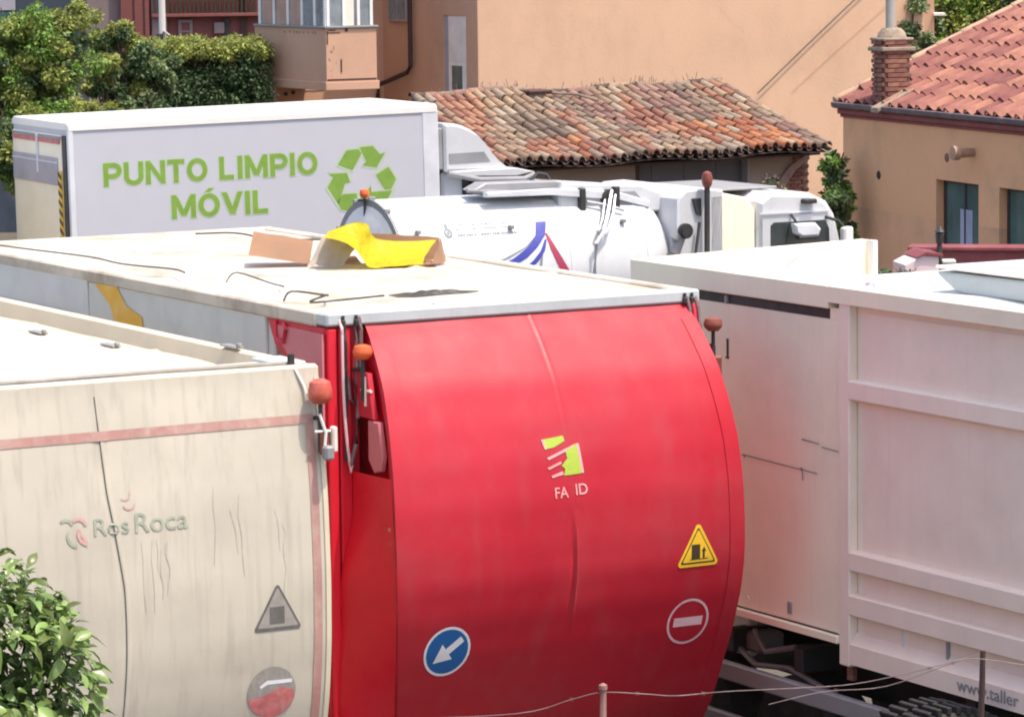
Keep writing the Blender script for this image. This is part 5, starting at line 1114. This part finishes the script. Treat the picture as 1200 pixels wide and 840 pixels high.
MB().lathe([(0.055,2.52),(0.03,2.55),(0.01,2.58)], (0,0,0), 'z', 8).build('lamp_cap', M['dark'], lt)
MB().box(0.02, 0.16, -0.08, 0.06, 2.20, 2.235, 0.008).build('tray', M['topw'], lt)

# ================================================================== FAR BUILDINGS
rbk = thing('brick_house', 'dark red brick house behind the hedge with a slatted balcony and white framed window', 'building', (-8.2, 74, 0), R_(6))
MB().box(0.6, 6.5, 0, 6, 0, 8).build('wall', M['redwall'], rbk)
MB().box(0.6, 1.15, -0.25, 0, 0, 8).build('pier', M['redwall'], rbk)
MB().box(1.2, 1.5, -0.10, 0, 0, 8).build('pier', M['greywall'], rbk)
MB().box(0.05, 0.6, -0.05, 0.3, 0, 8).build('pier', M['greywall'], rbk, 'pinkish grey pier')
MB().box(-0.5, 0.05, -0.1, 0.3, 0, 8).build('pier', M['greywall'], rbk)
for i in range(26): MB().box(1.25+i*0.085, 1.285+i*0.085, -0.16, -0.125, 4.10, 4.9, 0.0).build('baluster', M['signblack'], rbk)
MB().box(1.2, 3.5, -0.20, 0, 4.04, 4.10, 0.005).build('balcony_slab', M['redwall'], rbk)
f = MB(); f.box(1.72, 1.78, -0.05, 0, 3.52, 3.98); f.box(1.94, 2.0, -0.05, 0, 3.52, 3.98); f.box(1.78, 1.94, -0.05, 0, 3.92, 3.98); f.box(1.78, 1.94, -0.05, 0, 3.52, 3.58); f.box(1.78, 1.94, -0.045, 0, 3.73, 3.77)
fo = f.build('window', M['greywall'], rbk); MB().box(1.78, 1.94, -0.03, -0.01, 3.58, 3.92).build('pane', M['redwall'], fo)
MB().box(2.42, 2.62, -0.10, -0.0, 3.70, 3.92, 0.01).build('meter_box', M['greywall'], rbk)
MB().box(2.62, 2.72, -0.06, 0, 3.6, 4.1).build('shutter', M['dark'], rbk)
MB().box(2.95, 3.05, -0.06, 0, 3.4, 5).build('downpipe', M['pipe'], rbk)
for x in (0.85, 1.05): MB().box(x, x+0.02, -0.27, -0.25, 0, 8).build('slot', M['pipe'], rbk)
dbk = thing('slate_building', 'dark slate blue building at the top left behind the bushes', 'building', (-16, 72, 0), 0)
MB().box(0, 7.75, 0, 5, 0, 9).build('wall', M['bluedark'], dbk)
MB().box(5.2, 6.6, -0.05, 0, 4.25, 6).build('window', M['greyp'], dbk)
MB().box(4.2, 4.45, -0.08, 0, 0, 8).build('pilaster', M['greywall'], dbk)
MB().box(5.2, 6.6, -0.06, -0.051, 4.05, 4.22).build('sill', M['tealglass'], dbk)
lp = thing('lamp_post', 'slim white lamp post standing behind the hedge before the red brick house', 'lamp post', (-5.87, 64, 0))
MB().tube([(0,0,0),(0,0,6.5)], [0.075,0.05], 10).build('post', M['topw'], lp)
MB().tube([(0,-0.05,3.7),(0.12,-0.05,3.95),(0.02,-0.08,4.02)], 0.03, 6).build('bracket', M['pvc'], lp)
MB().box(-0.10, 0.02, -0.1, 0.02, 3.88, 3.98, 0.01).build('clamp', M['dark'], lp)
osb = thing('garden_hut', 'sliver of a salmon hut wall between the trees beyond the chimney', 'building', (7.0, 64, 0), 0)
MB().box(0.0, 0.24, 0, 2, 0, 8).build('wall', M['render'], osb)
MB().box(0.22, 0.42, -0.06, 0.3, 4.12, 4.17, 0.005).build('ledge', M['topw'], osb)

# ================================================================== PLANTS
def leaf_mesh(name, m, clumps, n, size, seed, fold=0.25, droop=0.3):
    r = random.Random(seed); vs = []; fs = []
    tot = sum(c[1] for c in clumps)
    for (c, wt, rad) in clumps:
        for _ in range(int(n*wt/tot)):
            d = Vector((r.gauss(0,1), r.gauss(0,1), r.gauss(0,1))).normalized()*rad*(r.random()**0.45)
            p = Vector(c)+Vector((d.x, d.y, d.z*0.85))
            ax = (d.normalized()*0.6 + Vector((r.uniform(-1,1), r.uniform(-1,1), r.uniform(-0.9,0.5)-droop))).normalized()
            sd_ = ax.cross(Vector((r.uniform(-1,1), r.uniform(-1,1), r.uniform(-1,1)))).normalized()
            nn = ax.cross(sd_); L_ = size*r.uniform(0.6, 1.35); wd = L_*r.uniform(0.22, 0.34)
            i0 = len(vs)
            vs += [p, p+ax*L_*0.45+sd_*wd+nn*wd*fold, p+ax*L_, p+ax*L_*0.45-sd_*wd+nn*wd*fold]
            fs += [(i0, i0+1, i0+2), (i0, i0+2, i0+3)]
    me = bpy.data.meshes.new(name); me.from_pydata([tuple(v) for v in vs], [], fs); me.materials.append(m)
    return me
def shrub(name, label, cat, base, blobs, mats_n, size, seed, group=None, trunk_h=1.5):
    """blobs: list of (center, radii); clumps fill them unevenly"""
    root = thing(name, label, cat, base, 0, group); r = random.Random(seed); base = Vector(base)
    for q, (m, n) in enumerate(mats_n):
        cl = []
        for (c, rad) in blobs:
            k = max(6, int(14*rad[0]*rad[2]/0.3))
            for _ in range(k):
                d = Vector((r.gauss(0,1), r.gauss(0,1), r.gauss(0,1))).normalized()*(0.55+0.5*r.random())
                if q == 0: d *= 0.8
                cl.append((Vector(c)+Vector((d.x*rad[0], d.y*rad[1], d.z*rad[2]))-base, r.uniform(0.4, 1.3)*rad[0]*rad[2], r.uniform(0.12, 0.30)*(rad[0]+rad[2])*0.6))
        link('crown', leaf_mesh('crown', m, cl, n, size, seed*7+q), root)['kind'] = 'stuff'
    tr = MB()
    for (c, rad) in blobs:
        c = Vector(c)-base; mid = Vector((c.x*0.4, c.y*0.4, max(0.3, c.z*0.5)))
        tr.tube([(c.x*0.15, c.y*0.15, 0), mid, c+Vector((0,0,rad[2]*0.5))], [0.07, 0.05, 0.015], 7)
        for _ in range(5):
            e = c+Vector((r.uniform(-1,1)*rad[0], r.uniform(-1,1)*rad[1], r.uniform(-.2,1)*rad[2])); tr.tube([mid.lerp(c, r.random()), e], [0.025, 0.008], 5)
    tr.build('trunk', M['bark'], root)
    return root
LY, LO, LD, LG_, = M['leaf_y'], M['leaf_o'], M['leaf_d'], M['leaf_g']
shrub('bush', 'tall sunny yellow green bush at the top left behind the box truck', 'bush', (-6.3, 51, 0), [((-6.35,51,4.0),(0.72,0.5,0.72)), ((-6.9,50.9,4.0),(0.5,0.5,0.45)), ((-6.4,50.3,2.7),(0.9,0.4,0.4)), ((-5.95,51.2,4.35),(0.42,0.5,0.42)), ((-6.9,51,3.7),(0.5,0.5,0.6)), ((-6.2,50.6,3.0),(0.8,0.4,0.5))], [(LD, 8000), (LY, 26000), (LG_, 10000)], 0.072, 1)
shrub('bush', 'grey green loose tree at the left between the yellow bush and the hedge', 'bush', (-5.2, 52, 0), [((-5.35,52,4.0),(0.45,0.45,0.45)), ((-5.0,52.1,3.75),(0.42,0.4,0.40)), ((-5.55,51.8,3.5),(0.4,0.4,0.35))], [(LD, 7000), (LO, 18000), (LY, 6000)], 0.072, 2)
shrub('bush', 'dark shaded bush at the far left above the van', 'bush', (-6.95, 48.8, 0), [((-6.8,48.8,3.35),(0.30,0.4,0.45)), ((-6.9,48.8,2.7),(0.3,0.4,0.5))], [(LD, 5000), (LO, 900)], 0.08, 3)
shrub('bush', 'small pale green bush just above the box truck roof beside the hedge', 'bush', (-4.9, 51, 0), [((-4.95,51,3.25),(0.22,0.3,0.28)), ((-5.6,51,3.1),(0.5,0.3,0.25))], [(LD, 1500), (LO, 1800)], 0.07, 4)
# hedge: dense dark leaves, with sunlight on its top painted by yellow green leaves
hd = thing('hedge', 'clipped dark hedge with its sunlit top coloured yellow green, left of the salmon block', 'hedge', (-5.0, 58.5, 0), R_(10))
r = random.Random(5); cl = [(Vector((r.uniform(-0.75,1.25), r.uniform(-0.1,0.5), 1.5+2.38*r.random()**0.6)), 1, 0.20) for _ in range(260)]
link('crown', leaf_mesh('crown', LD, cl, 34000, 0.065, 51), hd)['kind'] = 'stuff'
cl = [(Vector((r.uniform(-0.8,1.25), r.uniform(-0.15,0.6), 3.78+r.uniform(0,0.20))), 1, 0.14) for _ in range(90)]
link('top_light_leaves', leaf_mesh('top_light_leaves', LY, cl, 14000, 0.06, 52), hd)['kind'] = 'stuff'
MB().box(-0.6, 1.1, 0.30, 0.6, 0, 3.4).build('hedge_core', M['bark'], hd)
shrub('shrub', 'leafy shrub squeezed between the tiled shed and the ochre house', 'shrub', (4.12, 47.4, 0), [((4.10,47.4,2.62),(0.13,0.25,0.22)), ((4.12,47.3,2.2),(0.17,0.25,0.30)), ((4.13,47.3,1.9),(0.17,0.25,0.3))], [(LD, 1500), (LG_, 2000), (LO, 1200)], 0.08, 6)
shrub('tree', 'dense green tree beyond the ochre house roof at the top right', 'tree', (8.5, 66, 0), [((7.6,66,3.9),(0.8,0.6,0.9)), ((8.6,66,4.3),(1.0,0.7,1.1)), ((9.8,66,4.6),(0.9,0.7,1.0)), ((7.3,65.5,2.9),(0.7,0.5,0.9))], [(LD, 12000), (LG_, 9000), (LY, 5000)], 0.10, 7)
shrub('tree', 'thin dark conifer beside the chimney flue pipe', 'tree', (6.7, 62, 0), [((6.55,62,4.2),(0.3,0.3,0.6)), ((6.75,62,3.5),(0.35,0.3,0.5))], [(LD, 3000), (LO, 1800)], 0.08, 8)
shrub('bush', 'dry brown bush against the white container and pink pier', 'bush', (3.85, 37.6, 0), [((3.72,37.6,2.12),(0.18,0.2,0.12)), ((3.98,37.6,2.12),(0.14,0.2,0.10)), ((3.8,37.6,1.8),(0.3,0.2,0.3))], [(M['drybush'], 2600), (LD, 900)], 0.07, 9, trunk_h=0.4)
shrub('bush', 'sparse dry weeds on the roofline behind the white cab', 'bush', (3.05, 44.2, 0), [((3.1,44.3,2.62),(0.22,0.1,0.12)), ((2.9,44.3,2.2),(0.25,0.1,0.3))], [(M['drybush'], 260), (LO, 260)], 0.06, 10)

# ---- foreground shrub: every large leaf near the camera is its own object
fs_ = thing('shrub', 'glossy green shrub in the near bottom left corner', 'shrub', (-1.75, 11.2, 0))
def bleaf(L_, wd, curl, n=4):
    b = MB(); rows = []
    for i in range(n+1):
        t = i/n; w2 = wd*math.sin(PI*min(1, (t*0.92+0.06)))**0.8*(1-0.25*t); z = -curl*t*t*L_
        rows.append([b.bm.verts.new((-w2, t*L_, z+w2*0.35)), b.bm.verts.new((0, t*L_, z)), b.bm.verts.new((w2, t*L_, z+w2*0.35))])
    for i in range(n):
        for k in range(2): b.bm.faces.new((rows[i][k], rows[i][k+1], rows[i+1][k+1], rows[i+1][k]))
    return b
lms = [bleaf(0.066*s_, 0.021*s_, c_).mesh('leaf', M['leaf_f'], 60, False) for s_, c_ in ((1,0.25),(0.8,0.5),(1.15,0.9),(0.6,0.35),(0.9,0.05),(0.45,0.3))]
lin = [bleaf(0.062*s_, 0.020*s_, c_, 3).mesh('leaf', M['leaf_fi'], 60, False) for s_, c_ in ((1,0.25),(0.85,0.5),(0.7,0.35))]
r = random.Random(12)
blobs = [((-1.70,11.2,3.49),(0.34,0.34,0.32)), ((-1.57,11.15,3.37),(0.31,0.30,0.31)), ((-1.62,11.2,3.0),(0.36,0.30,0.42)), ((-1.9,11.3,2.4),(0.5,0.4,0.6))]
def surf_pt(bl, k):
    c, rad = bl; d = Vector((r.gauss(0,1), r.gauss(0,1), r.gauss(0,1))).normalized()
    return Vector(c)+Vector((d.x*rad[0]*k, d.y*rad[1]*k, d.z*rad[2]*k)), d
cnt = 0; tries = 0
def leafmat(p, d):
    out = (d*0.7 + Vector((r.uniform(-.8,.8), r.uniform(-.8,.8), r.uniform(-.9,.35)))).normalized()
    nrm = (d*0.4 + Vector((r.uniform(-.7,.7), r.uniform(-.7,.7), 0.9))).normalized()
    return frame_at(p, out, nrm) @ Matrix.Scale(r.uniform(0.6, 1.12), 4)
base = Vector((-1.75, 11.2, 0))
def gap(p): return noise.noise(p*4.2) < -0.30
while cnt < 290 and tries < 20000:
    tries += 1
    bl = blobs[r.choice((0, 1, 1, 2))]; p, d = surf_pt(bl, r.uniform(0.92, 1.06))
    if d.y > 0.25 or p.x < -1.62 or p.z < 3.2 or gap(p): continue
    link('leaf', r.choice(lms), fs_, leafmat(p-base, d)); cnt += 1
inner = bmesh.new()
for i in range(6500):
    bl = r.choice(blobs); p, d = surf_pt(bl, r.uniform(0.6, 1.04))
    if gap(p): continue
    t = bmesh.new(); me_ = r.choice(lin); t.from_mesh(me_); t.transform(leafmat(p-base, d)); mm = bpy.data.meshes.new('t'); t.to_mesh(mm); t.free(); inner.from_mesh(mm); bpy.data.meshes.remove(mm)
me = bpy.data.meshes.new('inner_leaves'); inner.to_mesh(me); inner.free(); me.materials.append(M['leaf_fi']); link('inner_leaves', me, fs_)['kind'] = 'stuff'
st = MB()
for i in range(16):
    bl = r.choice(blobs); p, d = surf_pt(bl, 0.85); p -= base
    st.tube([(r.uniform(-.1,.1), r.uniform(-.1,.1), 0), (p.x*0.4, p.y*0.4, 2.0), (p.x*0.8, p.y*0.8, p.z-0.25), p], [0.02,0.015,0.008,0.004], 5)
st.build('stems', M['bark'], fs_)

# ---- wire fence in front
fe = thing('wire_fence', 'slack barbed wire fence on thin posts along the bottom of the view', 'fence', (0, 12, 0))
def post(x, z1, lean, m, r_=0.016): MB().tube([(x-lean, 0, 0.0), (x, 0, z1-0.10), (x+0.002, 0, z1)], [r_*1.2, r_, r_*0.9], 8).build('post', M[m], fe)
post(0.282, 3.185, 0.02, 'postpink', 0.011)
MB().lathe([(0.005,-0.016),(0.014,-0.008),(0.014,0.006),(0.005,0.012)], (0.283, 0, 3.19), 'z', 10).build('post_knob', M['postpink'], fe)
post(1.515, 3.295, 0.10, 'pipe', 0.010)
post(-0.95, 3.10, 0.0, 'rust'); post(2.6, 3.3, 0.0, 'rust')
def wire(pts, r_=0.0035, m='postpink'):
    out = []
    for i in range(len(pts)-1):
        p0, p1, p2, p3 = [Vector(pts[max(0, min(len(pts)-1, i+k))]) for k in (-1, 0, 1, 2)]
        for t in (0, .2, .4, .6, .8): out.append(0.5*((2*p1)+(-p0+p2)*t+(2*p0-5*p1+4*p2-p3)*t*t+(-p0+3*p1-3*p2+p3)*t**3))
    out.append(Vector(pts[-1])); o = MB().tube(out, r_, 5).build('wire', M[m], fe)
    for q in range(6, len(out), 9):
        k = MB()
        for a in (-1, 1): k.tube([out[q]+Vector((-0.005*a,0,-0.006)), out[q]+Vector((0.005*a,0,0.006))], 0.0011, 4)
        k.build('barb', M[m], o)
wire([(-0.95,0,3.08),(-0.45,0,3.09),(0.0,0,3.105),(0.18,0,3.15),(0.28,0,3.172),(0.42,0,3.165),(0.52,0,3.158),(0.68,0,3.17),(0.9,0,3.178),(1.1,0,3.19),(1.3,0,3.23),(1.50,0,3.28)], 0.0018, 'hose')
wire([(0.82,-0.02,3.13),(1.0,-0.02,3.17),(1.2,-0.02,3.185),(1.42,-0.02,3.26),(1.52,-0.02,3.27),(1.8,-0.02,3.22)], 0.0016, 'hose')
